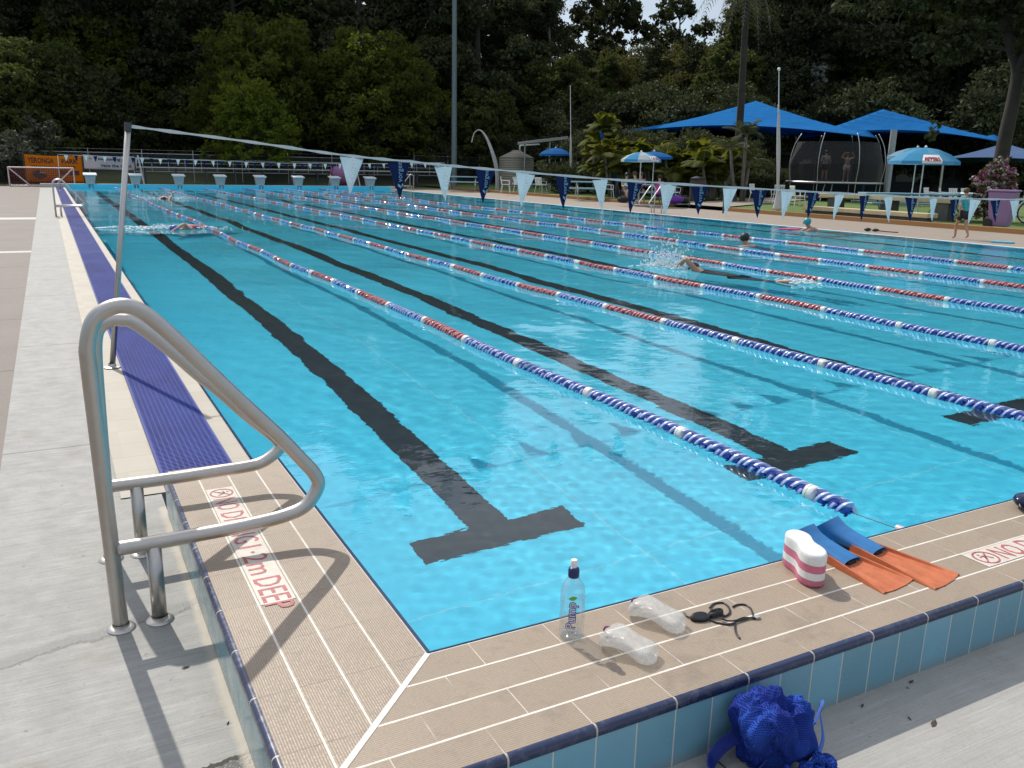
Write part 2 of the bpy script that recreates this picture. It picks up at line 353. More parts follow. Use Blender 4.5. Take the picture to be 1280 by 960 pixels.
NG = -1.6            # the ground under everything, well below the basin's rim only where the basin is cut out
def frame_sheet(name, rects, z, m):
    mb = MB()
    for x0, y0, x1, y1 in rects: mb.add([(x0,y0,z),(x1,y0,z),(x1,y1,z),(x0,y1,z)], [(0,1,2,3)])
    o = mb.build(name, m); o['kind'] = 'structure'; return o
XR = PW+.17
# natural ground out to the horizon, with an opening for the pool basin
frame_sheet('ground', [(-900,-900,-.5,1500), (XR,-900,1500,1500), (-.5,-900,XR,-.4), (-.5,PL+.3,XR,1500)], -.02, M_ground)
sheet('concrete_apron', -CW-.20, -14, 40, -CW+.004, DK-.010, M_conc_f)
sheet('concrete_apron_side', -1.17, -14, -CW-.20, -CW+.004, DK-.010, M_conc)
frame_sheet('side_concrete', [(-1.17, -CW+.004, -CW+.004, YE), (-1.17, YE, -.66, PL+2.2), (-.66, YE, -CW+.004, 2.12)], DK-.010+.0, M_conc)
sheet('brown_paving', -14, -14, -1.17, PL+2.2, DK-.012, M_brown)
frame_sheet('edge_tiles', [(-.66, 2.12, -.462, PL), (-.108, YE, -.012, PL)], DK-.005, M_beige)
frame_sheet('right_deck', [(PW+.16, -14, 22.8, PL+2.2), (-1.17, PL+.4, PW+.16, PL+2.2)], DK+.002, M_conc2)
frame_sheet('right_pool_lip', [(PW, -.4, PW+.16, PL)], DK, simple('white_lip_paint', (.74, .74, .70), .6))
lawn = MB(); g_ = 26
for i in range(g_):
    pass
xs = np.linspace(22.95, 130, 40); ys = np.linspace(-20, 140, 50); vs = []; fs = []
for j, y in enumerate(ys):
    for i, x in enumerate(xs): vs.append((x, y, .13 + .25*min(1, (x-22.95)/40) + .03*math.sin(x*.6)*math.sin(y*.4)))
for j in range(len(ys)-1):
    for i in range(len(xs)-1): a = j*len(xs)+i; fs.append((a, a+1, a+1+len(xs), a+len(xs)))
lawn.add(vs, fs); o = lawn.build('lawn', M_lawn, smooth=True); o['kind'] = 'structure'
bl = MB(); xs2 = np.linspace(-70, 140, 50); ys2 = np.linspace(PL+2.2, 180, 50); vs = [(x, y, .02+(0 if y < 57 else 2.2*(1-math.exp(-(y-57)*.045)))) for y in ys2 for x in xs2]; fs = [(j*50+i, j*50+i+1, (j+1)*50+i+1, (j+1)*50+i) for j in range(49) for i in range(49)]; bl.add(vs, fs); o = bl.build('back_lawn', m_grass('olive_back_lawn', (.07, .09, .025), (.12, .12, .045)), smooth=True); o['kind'] = 'structure'  # olive is this grass's own colour
# path crossing the lawn
p0, p1, p2 = gz(862, 258, .15), gz(905, 262, .15), gz(1010, 240, .15)
mb = MB(); mb.add([(22.9, 27.5, .165), (22.9, 24.6, .165), (40, 33.6, .30), (40, 36.2, .30)], [(0,1,2,3)]); o = mb.build('path', M_conc2); o['kind'] = 'structure'

# timber kerb along the lawn
def kerb(y0, y1, label):
    mb = MB(); mb.box((22.8, y0, -.01), (22.95, y1, .16)); o = mb.build('timber_kerb', M_kerb, bevel=.01); tag(o, label, 'kerb', 'timber kerbs along the lawn'); return o
t = NT('ochre_timber'); n = t.noise(1, 5, .6, v=t.map((2, 2, 30))); n2 = t.noise(1.5, 4); t.pr(t.mix(n2, t.mix(n, (.42, .19, .045), (.30, .14, .05)), (.30, .17, .07)), .75); t.bump(n, .3, .01); M_kerb = t.m
kerb(4, 24.4, 'long ochre timber kerb between deck and lawn, nearer the purple bin'); kerb(27.7, 51, 'ochre timber kerb beside the deck, further along past the path opening')

# ------------------------------------------------------------------ pool basin
zf = -DEPTH
mb = MB(); mb.add([(0,0,zf),(PW,0,zf),(PW,PL,zf),(0,PL,zf)], [(0,1,2,3)]); fl = mb.build('pool_floor', M_pfloor); fl['kind'] = 'structure'
mb = MB()
mb.add([(0,0,zf),(0,PL,zf),(0,PL,DK-.004),(0,0,DK-.004)], [(0,1,2,3)]); mb.add([(PW,0,zf),(PW,0,DK-.004),(PW,PL,DK-.004),(PW,PL,zf)], [(0,1,2,3)])
mb.add([(0,0,zf),(0,0,HC-.03),(PW,0,HC-.03),(PW,0,zf)], [(0,1,2,3)]); mb.add([(0,PL,zf),(PW,PL,zf),(PW,PL,HC-.01),(0,PL,HC-.01)], [(0,1,2,3)])
pw = mb.build('pool_walls', M_pwall); pw['kind'] = 'structure'
mb = MB()
for i, x in enumerate(LANES):
    mb.add([(x-.125,2.1,zf+.003),(x+.125,2.1,zf+.003),(x+.125,PL-2,zf+.003),(x-.125,PL-2,zf+.003)], [(0,1,2,3)])
    for y0, y1 in ((1.85, 2.1), (PL-2, PL-1.75)): mb.add([(x-.5,y0,zf+.003),(x+.5,y0,zf+.003),(x+.5,y1,zf+.003),(x-.5,y1,zf+.003)], [(0,1,2,3)])
    for yy, s in ((PL-.004, 1), (.004, -1)):
        mb.add([(x-.125,yy,-.9),(x+.125,yy,-.9),(x+.125,yy,-.3),(x-.125,yy,-.3)], [(0,1,2,3) if s > 0 else (3,2,1,0)])
ln = mb.build('lane_lines', M_line); ln['kind'] = 'structure'
# water surface with real waves, finer near the near end
def wgrid(a, b, d0, d1, reach):
    out = [a]
    while out[-1] < b: out.append(out[-1] + d0 + (d1-d0)*min(1, max(0, (out[-1]-a-3)/reach)))
    out[-1] = b; return np.array(out)
gx = wgrid(0, PW, .017, .085, 12); gyy = wgrid(0, PL, .017, .21, 28)
GX, GY = np.meshgrid(gx, gyy); Z = np.zeros_like(GX); rs = np.random.RandomState(5)
for k in range(104):
    lam = .065*(1.05**k); lam = min(lam, 4.5)*rs.uniform(.85, 1.15)
    th = rs.normal(.55, .75) + (math.pi if rs.rand() < .35 else 0); slope = .0031 if lam > .42 else (.0040 if lam > .16 else .0050)
    amp = slope*lam/(2*math.pi)*1.15; cell = np.maximum(.017+(.21-.017)*np.clip((GY-3)/28, 0, 1), .017+(.085-.017)*np.clip((GX-3)/12, 0, 1)); fade = np.clip((lam/cell-2.6)/2.5, 0, 1)
    mod = .65+.35*np.sin(GX*rs.uniform(.2, .9)+GY*rs.uniform(.1, .6)+rs.uniform(0, 6))
    Z += amp*fade*mod*np.sin(2*math.pi/lam*(GX*math.cos(th)+GY*math.sin(th))+rs.uniform(0, 6.3)+.6*np.sin(GX*.7+k))
calm = .55+.45*np.clip((GY-1.5)/4, 0, 1); Z *= calm
edge = np.minimum.reduce([GX, PW-GX, GY, PL-GY]); Z *= np.clip(edge/.05, .0, 1)*.999+.001; Z *= .25+.75*np.clip(GX/1.2, 0, 1)
ny_, nx_ = GX.shape; vv = np.stack([GX.ravel(), GY.ravel(), Z.ravel()], 1).astype('f')
idx = (np.arange(ny_-1)[:, None]*nx_+np.arange(nx_-1)[None, :]).ravel(); ff = np.stack([idx, idx+1, idx+1+nx_, idx+nx_], 1).astype('i')
me = bpy.data.meshes.new('water'); me.vertices.add(len(vv)); me.vertices.foreach_set('co', vv.ravel()); me.loops.add(len(ff)*4); me.loops.foreach_set('vertex_index', ff.ravel())
me.polygons.add(len(ff)); me.polygons.foreach_set('loop_start', np.arange(0, len(ff)*4, 4, dtype='i')); me.polygons.foreach_set('loop_total', np.full(len(ff), 4, dtype='i'))
me.update(calc_edges=True); me.shade_smooth(); me.materials.append(M_water)
water = obj('water', me); water['kind'] = 'structure'; water.cycles.is_caustics_caster = True
for o in (fl, pw, ln): o.cycles.is_caustics_receiver = True

# ------------------------------------------------------------------ raised coping (near end and its return on the left)
def corner_round(prof_fn): pass
def coping():
    r = .010
    # tops
    mb = MB(); mb.add([(0,0,HC),(0,YE,HC),(-CW+r,YE,HC),(-CW+r,-CW+r,HC)], [(0,1,2,3)]); a = mb.build('coping_side_tiles', M_tile_y); a['kind'] = 'structure'
    mb = MB(); mb.add([(0,0,HC),(-CW+r,-CW+r,HC),(24,-CW+r,HC),(24,0,HC)], [(0,1,2,3)]); a = mb.build('coping_front_tiles', M_tile_x); a['kind'] = 'structure'
    # faces
    mb = MB(); mb.add([(-CW,YE,-.02),(-CW,-CW,-.02),(-CW,-CW,HC-r),(-CW,YE,HC-r)], [(0,1,2,3)]); mb.add([(-CW,YE,-.02),(-CW,YE,HC),(0,YE,HC),(0,YE,-.02)], [(0,1,2,3)])
    a = mb.build('coping_side_face', M_face_y); a['kind'] = 'structure'
    mb = MB(); mb.add([(-CW,-CW,-.02),(24,-CW,-.02),(24,-CW,HC-r),(-CW,-CW,HC-r)], [(0,1,2,3)]); a = mb.build('coping_front_face', M_face_x); a['kind'] = 'structure'
    # bullnose tiles
    def prof(n=6): return [( -CW+r - (r+.003)*math.sin(t*math.pi/2/n) , HC-r + (r+.0025)*math.cos(t*math.pi/2/n)) for t in range(n+1)]
    P = [(-CW+.015, HC+.0025)]+prof()+[(-CW-.003, HC-.024), (-CW, HC-.024)]
    mb = MB(); n = len(P)
    vs = [(x, YE, z) for x, z in P]+[(x, x, z) for x, z in P]; mb.add(vs, [(i, i+1, n+i+1, n+i) for i in range(n-1)])
    a = mb.build('coping_side_nosing', M_nose_y, smooth=True); a['kind'] = 'structure'
    mb = MB(); vs = [(x, x, z) for x, z in P]+[(24, x, z) for x, z in P]; mb.add(vs, [(i, i+1, n+i+1, n+i) for i in range(n-1)])
    a = mb.build('coping_front_nosing', M_nose_x, smooth=True); a['kind'] = 'structure'
    # thin dark edge trim on the pool side and the mitre of white grout
    mb = MB(); mb.add([(-.001,YE,HC+.002),(.012,YE,HC-.002),(.014,YE,HC-.035),(-.001,.001,HC+.002),(.012,.012,HC-.002),(.014,.014,HC-.035)], [(0,1,4,3),(1,2,5,4)])
    mb.add([(-.001,.001,HC+.002),(.012,.012,HC-.002),(.014,.014,HC-.035),(24,.001,HC+.002),(24,.012,HC-.002),(24,.014,HC-.035)], [(0,1,4,3),(1,2,5,4)])
    a = mb.build('coping_edge_trim', simple('navy_edge_trim', (.03, .05, .11), .3)); a['kind'] = 'structure'
    w_ = .006; mb = MB(); mb.add([(w_,-w_,HC+.0012),(-w_,w_,HC+.0012),(-CW+r-w_,-CW+r+w_,HC+.0012),(-CW+r+w_,-CW+r-w_,HC+.0012)], [(0,1,2,3)]); a = mb.build('coping_mitre_grout', M_grout); a['kind'] = 'structure'
    # lip of the overflow side, navy line above the water
    mb = MB(); mb.add([(-.012,YE,DK),(0.004,YE,DK-.006),(0.004,YE,-.05),(-.012,PL,DK),(0.004,PL,DK-.006),(0.004,PL,-.05)], [(0,1,4,3),(1,2,5,4)])
    a = mb.build('overflow_edge_trim', simple('navy_overflow_trim', (.03, .05, .11), .3)); a['kind'] = 'structure'
    # far end wall cap
    mb = MB(); mb.box((-1.17, PL+.002, DK), (PW+.3, PL+.4, HC)); a = mb.build('far_end_coping', simple('pale_far_coping', (.5, .47, .42), .7), bevel=.01); a['kind'] = 'structure'
coping()
# ------------------------------------------------------------------ shared materials
t = NT('brushed_stainless'); n = t.noise(1, 4, .6, v=t.map((60, 60, 400))); n2 = t.noise(14, 4, .6)
t.pr(t.mix(n2, (.44, .41, .37), (.58, .56, .53)), t.rr(n2, .3, .7, .32, .46), 1.0); t.bump(n, .05, .001); M_steel = t.m
M_steel_far = simple('dull_steel', (.55, .56, .56), .4, 1.0)
M_whitemetal = simple('white_paint_metal', (.74, .75, .74), .45, var=.06)
M_black = simple('black_rubber', (.012, .012, .014), .35, var=.3)
M_darkmetal = simple('dark_metal', (.05, .055, .06), .5)
M_whitepl = simple('white_plastic', (.78, .78, .76), .35, var=.05)
M_navy = simple('navy_cloth', (.012, .02, .065), .7, var=.2)
def cloth(name, col, tr=.35, var=.1, scale=12):
    t = NT(name); n = t.noise(scale, 4, .6); c = t.mix(n, tuple(a*(1-var) for a in col), tuple(min(1, a*(1+var)) for a in col))
    d = t.n('ShaderNodeBsdfDiffuse'); t.set(d.inputs[0], c); tl = t.n('ShaderNodeBsdfTranslucent'); t.set(tl.inputs[0], c)
    m = t.n('ShaderNodeMixShader'); m.inputs[0].default_value = tr; t.t.links.new(d.outputs[0], m.inputs[1]); t.t.links.new(tl.outputs[0], m.inputs[2]); t.t.links.new(m.outputs[0], t.out.inputs[0]); return t.m
M_pale = cloth('pale_blue_vinyl', (.43, .55, .60), .4); M_navyf = cloth('navy_vinyl', (.012, .022, .075), .12)
M_ribbon = cloth('white_ribbon', (.66, .68, .68), .3)

def text_mesh(name, s, size, mat, ext=.001, sx=1., bold=0., align='CENTER'):
    cu = bpy.data.curves.new('txt', 'FONT'); cu.body = s; cu.size = size; cu.extrude = ext; cu.align_x = align; cu.align_y = 'CENTER'; cu.offset = bold; cu.resolution_u = 2
    o = bpy.data.objects.new('txt', cu); C.objects.link(o); dg = bpy.context.evaluated_depsgraph_get(); me = bpy.data.meshes.new_from_object(o.evaluated_get(dg)); bpy.data.objects.remove(o); bpy.data.curves.remove(cu)
    me.name = name; me.materials.clear(); me.materials.append(mat)
    if sx != 1.: me.transform(Matrix.Diagonal((sx, 1, 1, 1)))
    return me

# ------------------------------------------------------------------ NO DIVING tile signs
M_signtile = simple('cream_sign_tile', (.62, .56, .48), .45, var=.08, scale=30, bump=.1)
M_signred = simple('dark_red_lettering', (.42, .11, .11), .5, var=.35, scale=60)
def depth_sign(label, loc, rz):
    th = thing('depth_sign', label, 'warning sign', loc, rz)
    mb = MB(); mb.add([(0,-.054,.0016),(1.07,-.054,.0016),(1.07,.054,.0016),(0,.054,.0016)], [(0,1,2,3)]); mb.build('tile_panel', M_signtile, th)
    # symbol: ring with a crossed-out diver
    mb = MB(); N = 36
    vs = [];
    for r in (.040, .047):
        for k in range(N): a = 2*math.pi*k/N; vs.append((.062+r*1.02*math.cos(a), r*math.sin(a), .0028))
    mb.add(vs, [(k, (k+1) % N, N+(k+1) % N, N+k) for k in range(N)])
    def bar(x0, y0, x1, y1, w):
        d = Vector((x1-x0, y1-y0)).normalized(); nn = Vector((-d.y, d.x))*w/2
        mb.add([(x0-nn.x,y0-nn.y,.0028),(x1-nn.x,y1-nn.y,.0028),(x1+nn.x,y1+nn.y,.0028),(x0+nn.x,y0+nn.y,.0028)], [(0,1,2,3)])
    bar(.035,-.028,.089,.028,.006); 
    bar(.040,.008,.064,.012,.006); bar(.064,.012,.085,-.016,.006); bar(.062,.012,.052,-.014,.005); bar(.048,.024,.056,.024,.008)
    mb.build('no_diving_symbol', M_signred, th)
    # tall condensed capitals made of parallel strokes
    x = .125
    for word in ('NO', 'DIVING', '1·2m', 'DEEP'):
        me = text_mesh('lettering', word, .098, M_signred, .0001, .52, .0003, 'LEFT')
        ys = [v.co.y for v in me.vertices]; xs = [v.co.x for v in me.vertices]; h = max(ys)-min(ys); sc = .088/h if word != '1·2m' else .084/h
        cy = (max(ys)+min(ys))/2; k = {'NO':.125, 'DIVING':.31, '1·2m':.235, 'DEEP':.225}[word]/(max(xs)-min(xs))
        me.transform(Matrix.Translation((x, 0, .0022)) @ Matrix.Diagonal((k, sc, 1, 1)) @ Matrix.Translation((-min(xs), -cy, 0)))
        obj('lettering', me, th); x += {'NO':.125, 'DIVING':.31, '1·2m':.235, 'DEEP':.225}[word] + .032
    return th
depth_sign('no diving depth sign set in the tiles beside the steel pool handrail', (-.306, 1.545, HC), R_(-90))
depth_sign('no diving depth sign set in the front coping tiles beyond the orange fins', (1.985, -.306, HC), 0)

# ------------------------------------------------------------------ overflow grate
def grate():
    th = thing('overflow_grate', 'long navy blue plastic grating over the gutter along the left pool edge', 'drain grate', (-.285, YE, 0))
    t = NT('grate_blue'); n = t.noise(2.2, 4, .6, v=t.map((1, .4, 1))); f = t.noise(60, 3)
    c = t.mix(t.rr(n, .4, .65, 0, 1), (.016, .036, .25), (.032, .064, .34)); c = t.mix(t.rr(f, .55, .8, 0, .5), c, (.008, .012, .09)); t.pr(c, .5, 0, Specular_IOR_Level=.25); mg = t.m
    W = .175; y_fine = 14.0; mb = MB()
    for k in range(13):          # long bars
        x = -W+.012+k*(2*W-.024)/12; mb.box((x-.0042, 0, DK-.008), (x+.0042, PL-YE, DK+.003))
    mb.box((-W, 0, DK-.03), (-W+.008, PL-YE, DK+.005)); mb.box((W-.008, 0, DK-.03), (W, PL-YE, DK+.005))
    mb.build('long_bar', mg, th)['kind'] = 'stuff'
    mb = MB(); y = .02
    while y < PL-YE:
        st = .022 if y < 12 else .05
        mb.box((-W+.008, y-.0048*(st/.022), DK-.006), (W-.008, y+.0048*(st/.022), DK+.0048)); y += st
    mb.build('cross_bar', mg, th)['kind'] = 'stuff'
    mb = MB(); mb.box((-W-.002, 0, -.2), (W+.002, PL-YE, -.19)); mb.box((-W-.004, 0, -.2), (-W-.0005, PL-YE, DK-.002)); mb.box((W+.0005, 0, -.2), (W+.004, PL-YE, DK-.002))
    mb.build('gutter_channel', simple('dark_gutter', (.02, .025, .05), .5), th)
grate()

# ------------------------------------------------------------------ handrails
def rail_from_pixels(y, pts): return [gy(px, py, y) for px, py in pts]
RAIL = 0.0245
def near_rail(y, pts, posts, bar_y, label):
    P = rail_from_pixels(y, pts); x0 = P[0].x; base = Vector((posts[0], y, 0))
    th = thing('pool_handrail', label, 'handrail', (posts[0], y, DK-.01), 0, 'pair of steel handrails at the near ladder')
    L = [Vector((p.x-posts[0], 0, p.z-DK+.01)) for p in P]
    x1_ = L[0].x; L = [Vector((0, 0, .0)), Vector((x1_*.33, 0, .3)), Vector((x1_*.7, 0, .62))]+L; L = bez(L, 6)
    mb = MB(); mb.tube(L, RAIL, 20); mb.build('rail_tube', M_steel, th, smooth=True)
    mb = MB(); mb.tube([(posts[1]-posts[0], 0, 0), (posts[1]-posts[0], 0, L[-1].z-.01)], RAIL, 20); mb.build('short_post', M_steel, th, smooth=True)
    for k in (0, 1):
        mb = MB(); xx = (posts[k]-posts[0]); mb.lathe([(.046, .0), (.046, .003), (.040, .009), (.030, .012), (.027, .013), (.0265, .02)], 28, Matrix.Translation((xx, 0, 0)), False); mb.build('base_flange', M_steel, th, smooth=R_(40))
    return th
near_rail(.893, [(111,458),(109.5,432),(116,403),(131,388),(153,382),(175,388),(197,404),(228,432),(260,463),(293.7,495),(327,525.5),(352,548.5),(378,575.5),(393,592),(397.5,607.5),(383,631),(356,644.5),(310,656),(262.5,665.5),(200,677),(146,686)], (-.744, -.622), 0, 'nearer steel handrail, its big loop closest to the camera')
near_rail(1.470, [(119.5,450),(120,421),(126,408),(139,400.5),(152,400),(166,403),(192.5,421),(220.6,444.5),(248.7,469),(277,491),(310,520),(333,538),(346,549),(351,556),(344,566.5),(324.7,579),(300,584.5),(277,588),(220,597),(164,604.5),(138,608)], (-.740, -.625), 0, 'farther steel handrail standing behind the nearer one, mostly inside its loop')

def far_rail(name_label, loc, rz, grp):
    th = thing('pool_handrail', name_label, 'handrail', loc, rz, grp)
    P = rounded([(0,0,0),(0,0,.93),(.20,0,.98),(.72,0,.34),(.66,0,.27),(0,0,.27)], [0,.12,.12,.06,.06,0], 5)
    mb = MB(); mb.tube(P, .022, 12); mb.build('rail_tube', M_steel_far, th, smooth=True)
    mb = MB(); mb.tube([(.13,0,0),(.13,0,.27)], .022, 10); mb.build('short_post', M_steel_far, th, smooth=True)
far_rail('steel ladder rail far up the left side by the blue grating, nearer of its pair', (-.70, 24.0, DK), 0, 'pair of steel rails far up the left side')
far_rail('steel ladder rail far up the left side by the blue grating, farther of its pair', (-.70, 24.6, DK), 0, 'pair of steel rails far up the left side')
far_rail('steel ladder rail on the right pool edge in front of the seated swimmers, nearer one', (18.98, 23.4, DK), math.pi, 'pair of steel rails on the right side')
far_rail('steel ladder rail on the right pool edge in front of the seated swimmers, farther one', (18.98, 24.0, DK), math.pi, 'pair of steel rails on the right side')
far_rail('steel ladder rail at the far right corner of the pool, nearer one', (19.0, 48.2, DK), math.pi, 'pair of steel rails at the far right corner')
far_rail('steel ladder rail at the far right corner of the pool, farther one', (19.0, 48.8, DK), math.pi, 'pair of steel rails at the far right corner')

# ------------------------------------------------------------------ backstroke flag poles and lines
def flag_pole(label, x, y, top, grp):
    th = thing('flag_pole', label, 'pole', (x, y, DK), 0, grp); tx = top[0]-x; tz = top[1]-DK
    mb = MB(); mb.tube([(0,0,0),(tx*.98,0,tz*.97)], .0205, 16); mb.build('pole_tube', M_steel, th, smooth=True)
    mb = MB(); mb.tube([(tx*.975,0,tz*.965),(tx,0,tz)], .024, 16); mb.build('pole_cap', M_darkmetal, th, smooth=R_(40))
    mb = MB(); mb.lathe([(.06,0),(.06,.004),(.03,.010),(.024,.03)], 20, None, False); mb.build('base_flange', M_steel, th, smooth=R_(40))
b = gz(140, 458, DK); tp = gy(160, 153, 4.94)
flag_pole('leaning steel flag pole rising from the left pool edge, holding the near flag line', b.x, 4.94, (tp.x, tp.z), 'near pair of flag poles')
flag_pole('steel flag pole on the right deck holding the other end of the near flag line', 18.95, 4.94, (18.75, 1.78), 'near pair of flag poles')
def lettering_pair():
    out = []
    for nm, col in (('white', (.8, .8, .8)), ('faint', (.25, .40, .48))):
        m = simple(nm+'_print', col, .7, var=.05); me = text_mesh('lettering', 'vorgee', .062, m, .0003, .95, .0006 if nm == 'white' else 0)
        # two small strokes of a winged mark at the start of the word
        bm = bmesh.new(); bm.from_mesh(me); x0 = min(v.co.x for v in bm.verts)
        for poly in (((-.052,-.004),(-.030,.022),(-.012,.018),(-.030,-.004)), ((-.048,-.012),(-.020,-.026),(-.008,-.020),(-.026,-.010))):
            f = bm.faces.new([bm.verts.new((x0+a, b_, .0003)) for a, b_ in poly])
        bm.to_mesh(me); bm.free()
        xs = [v.co.x for v in me.vertices]; c = (max(xs)+min(xs))/2
        me.transform(Matrix.Rotation(math.pi/2, 4, 'X') @ Matrix.Rotation(math.pi/2, 4, 'Z') @ Matrix.Translation((-c+.012, 0, 0)) ) 
        out.append(me)
    return out
LET = lettering_pair()
def pennant_mesh(name, m):
    mb = MB(); W, Hh, n = .19, .295, 8; vs = []; fs = []
    for j in range(n+1):
        t_ = j/n
        for i in range(5):
            s = (i/4-.5)*W*(1-t_); vs.append((s, .014*math.sin(t_*3.4+s*26)*t_**.5+.004*math.sin(s*60), -.004-t_*Hh))
    for j in range(n):
        for i in range(4): fs.append((j*5+i, j*5+i+1, (j+1)*5+i+1, (j+1)*5+i))
    mb.add(vs, fs); return mb.mesh(name, m, smooth=True)
PM = [pennant_mesh('pennant', M_pale), pennant_mesh('pennant', M_navyf)]
def flag_line(label, curve, y, x0, x1, pitch, letters, first, scale=1., grp='backstroke flag lines'):
    """curve: list of (x, z)"""
    th = thing('backstroke_flag_line', label, 'flag line', (curve[0][0], y, curve[0][1]), 0, grp); ox, oz = curve[0]
    P = bez([(x-ox, 0, z-oz) for x, z in curve], 14); mb = MB(); hw = .0135*scale; vs = []; fs = []
    for i, p in enumerate(P):
        tw = .35+.3*math.sin(i*.7)*math.sin(i*.23); hy = hw*(.75+.25*math.sin(i*1.3)); a = Vector((0, math.sin(tw)*hy*.5, math.cos(tw)*hy)); e = Vector((0, .0015, 0))
        vs += [p-a-e, p+a-e, p+a+e, p-a+e]
    for i in range(len(P)-1):
        for k in range(4): fs.append((i*4+k, i*4+(k+1) % 4, i*4+4+(k+1) % 4, i*4+4+k))
    mb.add(vs, fs); mb.build('ribbon', M_ribbon, th, smooth=R_(50))
    def zat(x):
        for i in range(len(P)-1):
            if P[i].x <= x-ox <= P[i+1].x: return P[i].z+(P[i+1].z-P[i].z)*((x-ox-P[i].x)/(P[i+1].x-P[i].x))
        return 0
    k = 0; x = x0; r2 = random.Random(3)
    while x < x1:
        z = zat(x); sl = (zat(x+.1)-zat(x-.1))/.2
        pn = obj('pennant', PM[(k+first) % 2], th); pn.location = (x-ox, 0, z-.010*scale); rot = (r2.uniform(-.22, .12), -math.atan(sl)+r2.uniform(-.10, .09), r2.uniform(-.45, .25)); pn.rotation_euler = rot; pn.scale = (scale, scale, scale*r2.uniform(.95, 1.03))
        if letters:
            l = obj('lettering', LET[(k+first) % 2], pn); l.location = (.008, -.0105, -.118)
        k += 1; x += pitch
    return th
flag_line('near line of pale and navy pennants strung low across the pool from the leaning pole', [(tp.x+.005, 1.765), (.51, 1.69), (1.29, 1.605), (2.0, 1.555), (2.7, 1.51), (4.27, 1.425), (6.42, 1.345), (8.5, 1.285), (10.46, 1.26), (13, 1.30), (16, 1.45), (18.75, 1.76)], 4.94, 1.385, 18.2, .4035, True, 0)
flag_pole('slim steel flag pole at the far left pool corner', -.3, 45.3, (-.25, 1.72), 'far pair of flag poles')
flag_pole('slim steel flag pole at the far right pool corner', 19.9, 45.3, (19.8, 1.72), 'far pair of flag poles')
flag_line('far line of small pennants strung in front of the starting blocks', [(-.25, 1.68), (3, 1.62), (9.5, 1.5), (14, 1.53), (19.8, 1.70)], 45.3, .1, 19.5, .42, False, 0, 1.0)

# ------------------------------------------------------------------ lane ropes
def tr_plastic(name, col, rough=.15):
    t = NT(name); t.pr(col, rough, Transmission_Weight=.0); t.p.inputs['Subsurface Weight'].default_value = 0.; t.p.inputs['Coat Weight'].default_value = .6; t.p.inputs['Coat Roughness'].default_value = .08; return t.m
M_bcup = tr_plastic('deep_blue_float', (.012, .04, .36)); M_bfin = simple('blue_float_fin', (.44, .49, .72), .35, var=.15, scale=60)
M_rcup = tr_plastic('red_float', (.48, .025, .035)); M_rfin = simple('red_float_fin', (.66, .27, .28), .35, var=.15, scale=60)
M_wcup = simple('white_float', (.72, .71, .67), .3, var=.1, scale=50); M_wfin = simple('white_float_fin', (.60, .585, .53), .4, var=.1, scale=50)
def float_mesh(cup, fin, n=16):
    mb = MB(); Rr = .046; Lh = .0305
    mb.cur = 0; M = Matrix.Rotation(math.pi/2, 4, 'X')
    mb.lathe([(.006,-Lh),(.018,-.026),(.029,-.016),(.034,0),(.029,.016),(.018,.026),(.006,Lh)], n, M, False)
    mb.cur = 1      # spiral wave-breaking fins round the cup
    S = 3 if n > 10 else 2; seg = 9 if n > 10 else 4
    for s in range(S):
        vs = []; fs = []
        for k in range(seg+1):
            u = k/seg; a = 2*math.pi*s/S+u*2.3; yy = -Lh+u*2*Lh; 
            for r, dy in ((.022, -.005), (Rr, -.0085), (Rr, .0085), (.022, .005)): vs.append((r*math.cos(a), yy+dy*.9, r*math.sin(a)))
        for k in range(seg):
            for j in range(4): fs.append((k*4+j, k*4+(j+1) % 4, k*4+4+(j+1) % 4, k*4+4+j))
        mb.add(vs, fs)
    return mb, (cup, fin)
def white_mesh(n=16):
    mb = MB(); M = Matrix.Rotation(math.pi/2, 4, 'X')
    mb.lathe([(.01,-.030),(.036,-.030),(.046,-.024),(.046,-.010),(.040,-.007),(.046,-.003),(.046,.014),(.042,.024),(.030,.030),(.01,.030)], n, M, False); return mb, (M_wcup, M_wfin)
FK = {}
for key, (c_, f_) in dict(b=(M_bcup, M_bfin), r=(M_rcup, M_rfin)).items():
    mb, mm = float_mesh(c_, f_); FK[key] = mb.mesh('float', mm, smooth=R_(35))
mb, mm = white_mesh(); FK['w'] = mb.mesh('float', mm, smooth=R_(35))
LOW = {'b': float_mesh(M_bcup, M_bfin, 8)[0], 'r': float_mesh(M_rcup, M_rfin, 8)[0], 'w': white_mesh(8)[0]}
names = ['first lane rope counted from the left side, its end floating beside the orange fins', 'second lane rope from the left pool edge', 'third lane rope from the left pool edge', 'fourth lane rope from the left, nearest to the freestyle swimmer on his near side',
         'fifth lane rope from the left, just beyond the splashing freestyle swimmer', 'sixth and last lane rope, nearest the right pool edge']
def water_z(x, y):
    i = min(max(np.searchsorted(gx, x)-1, 0), len(gx)-1); j = min(max(np.searchsorted(gyy, y)-1, 0), len(gyy)-1); return float(Z[j, i])
pitch = 1.03/15
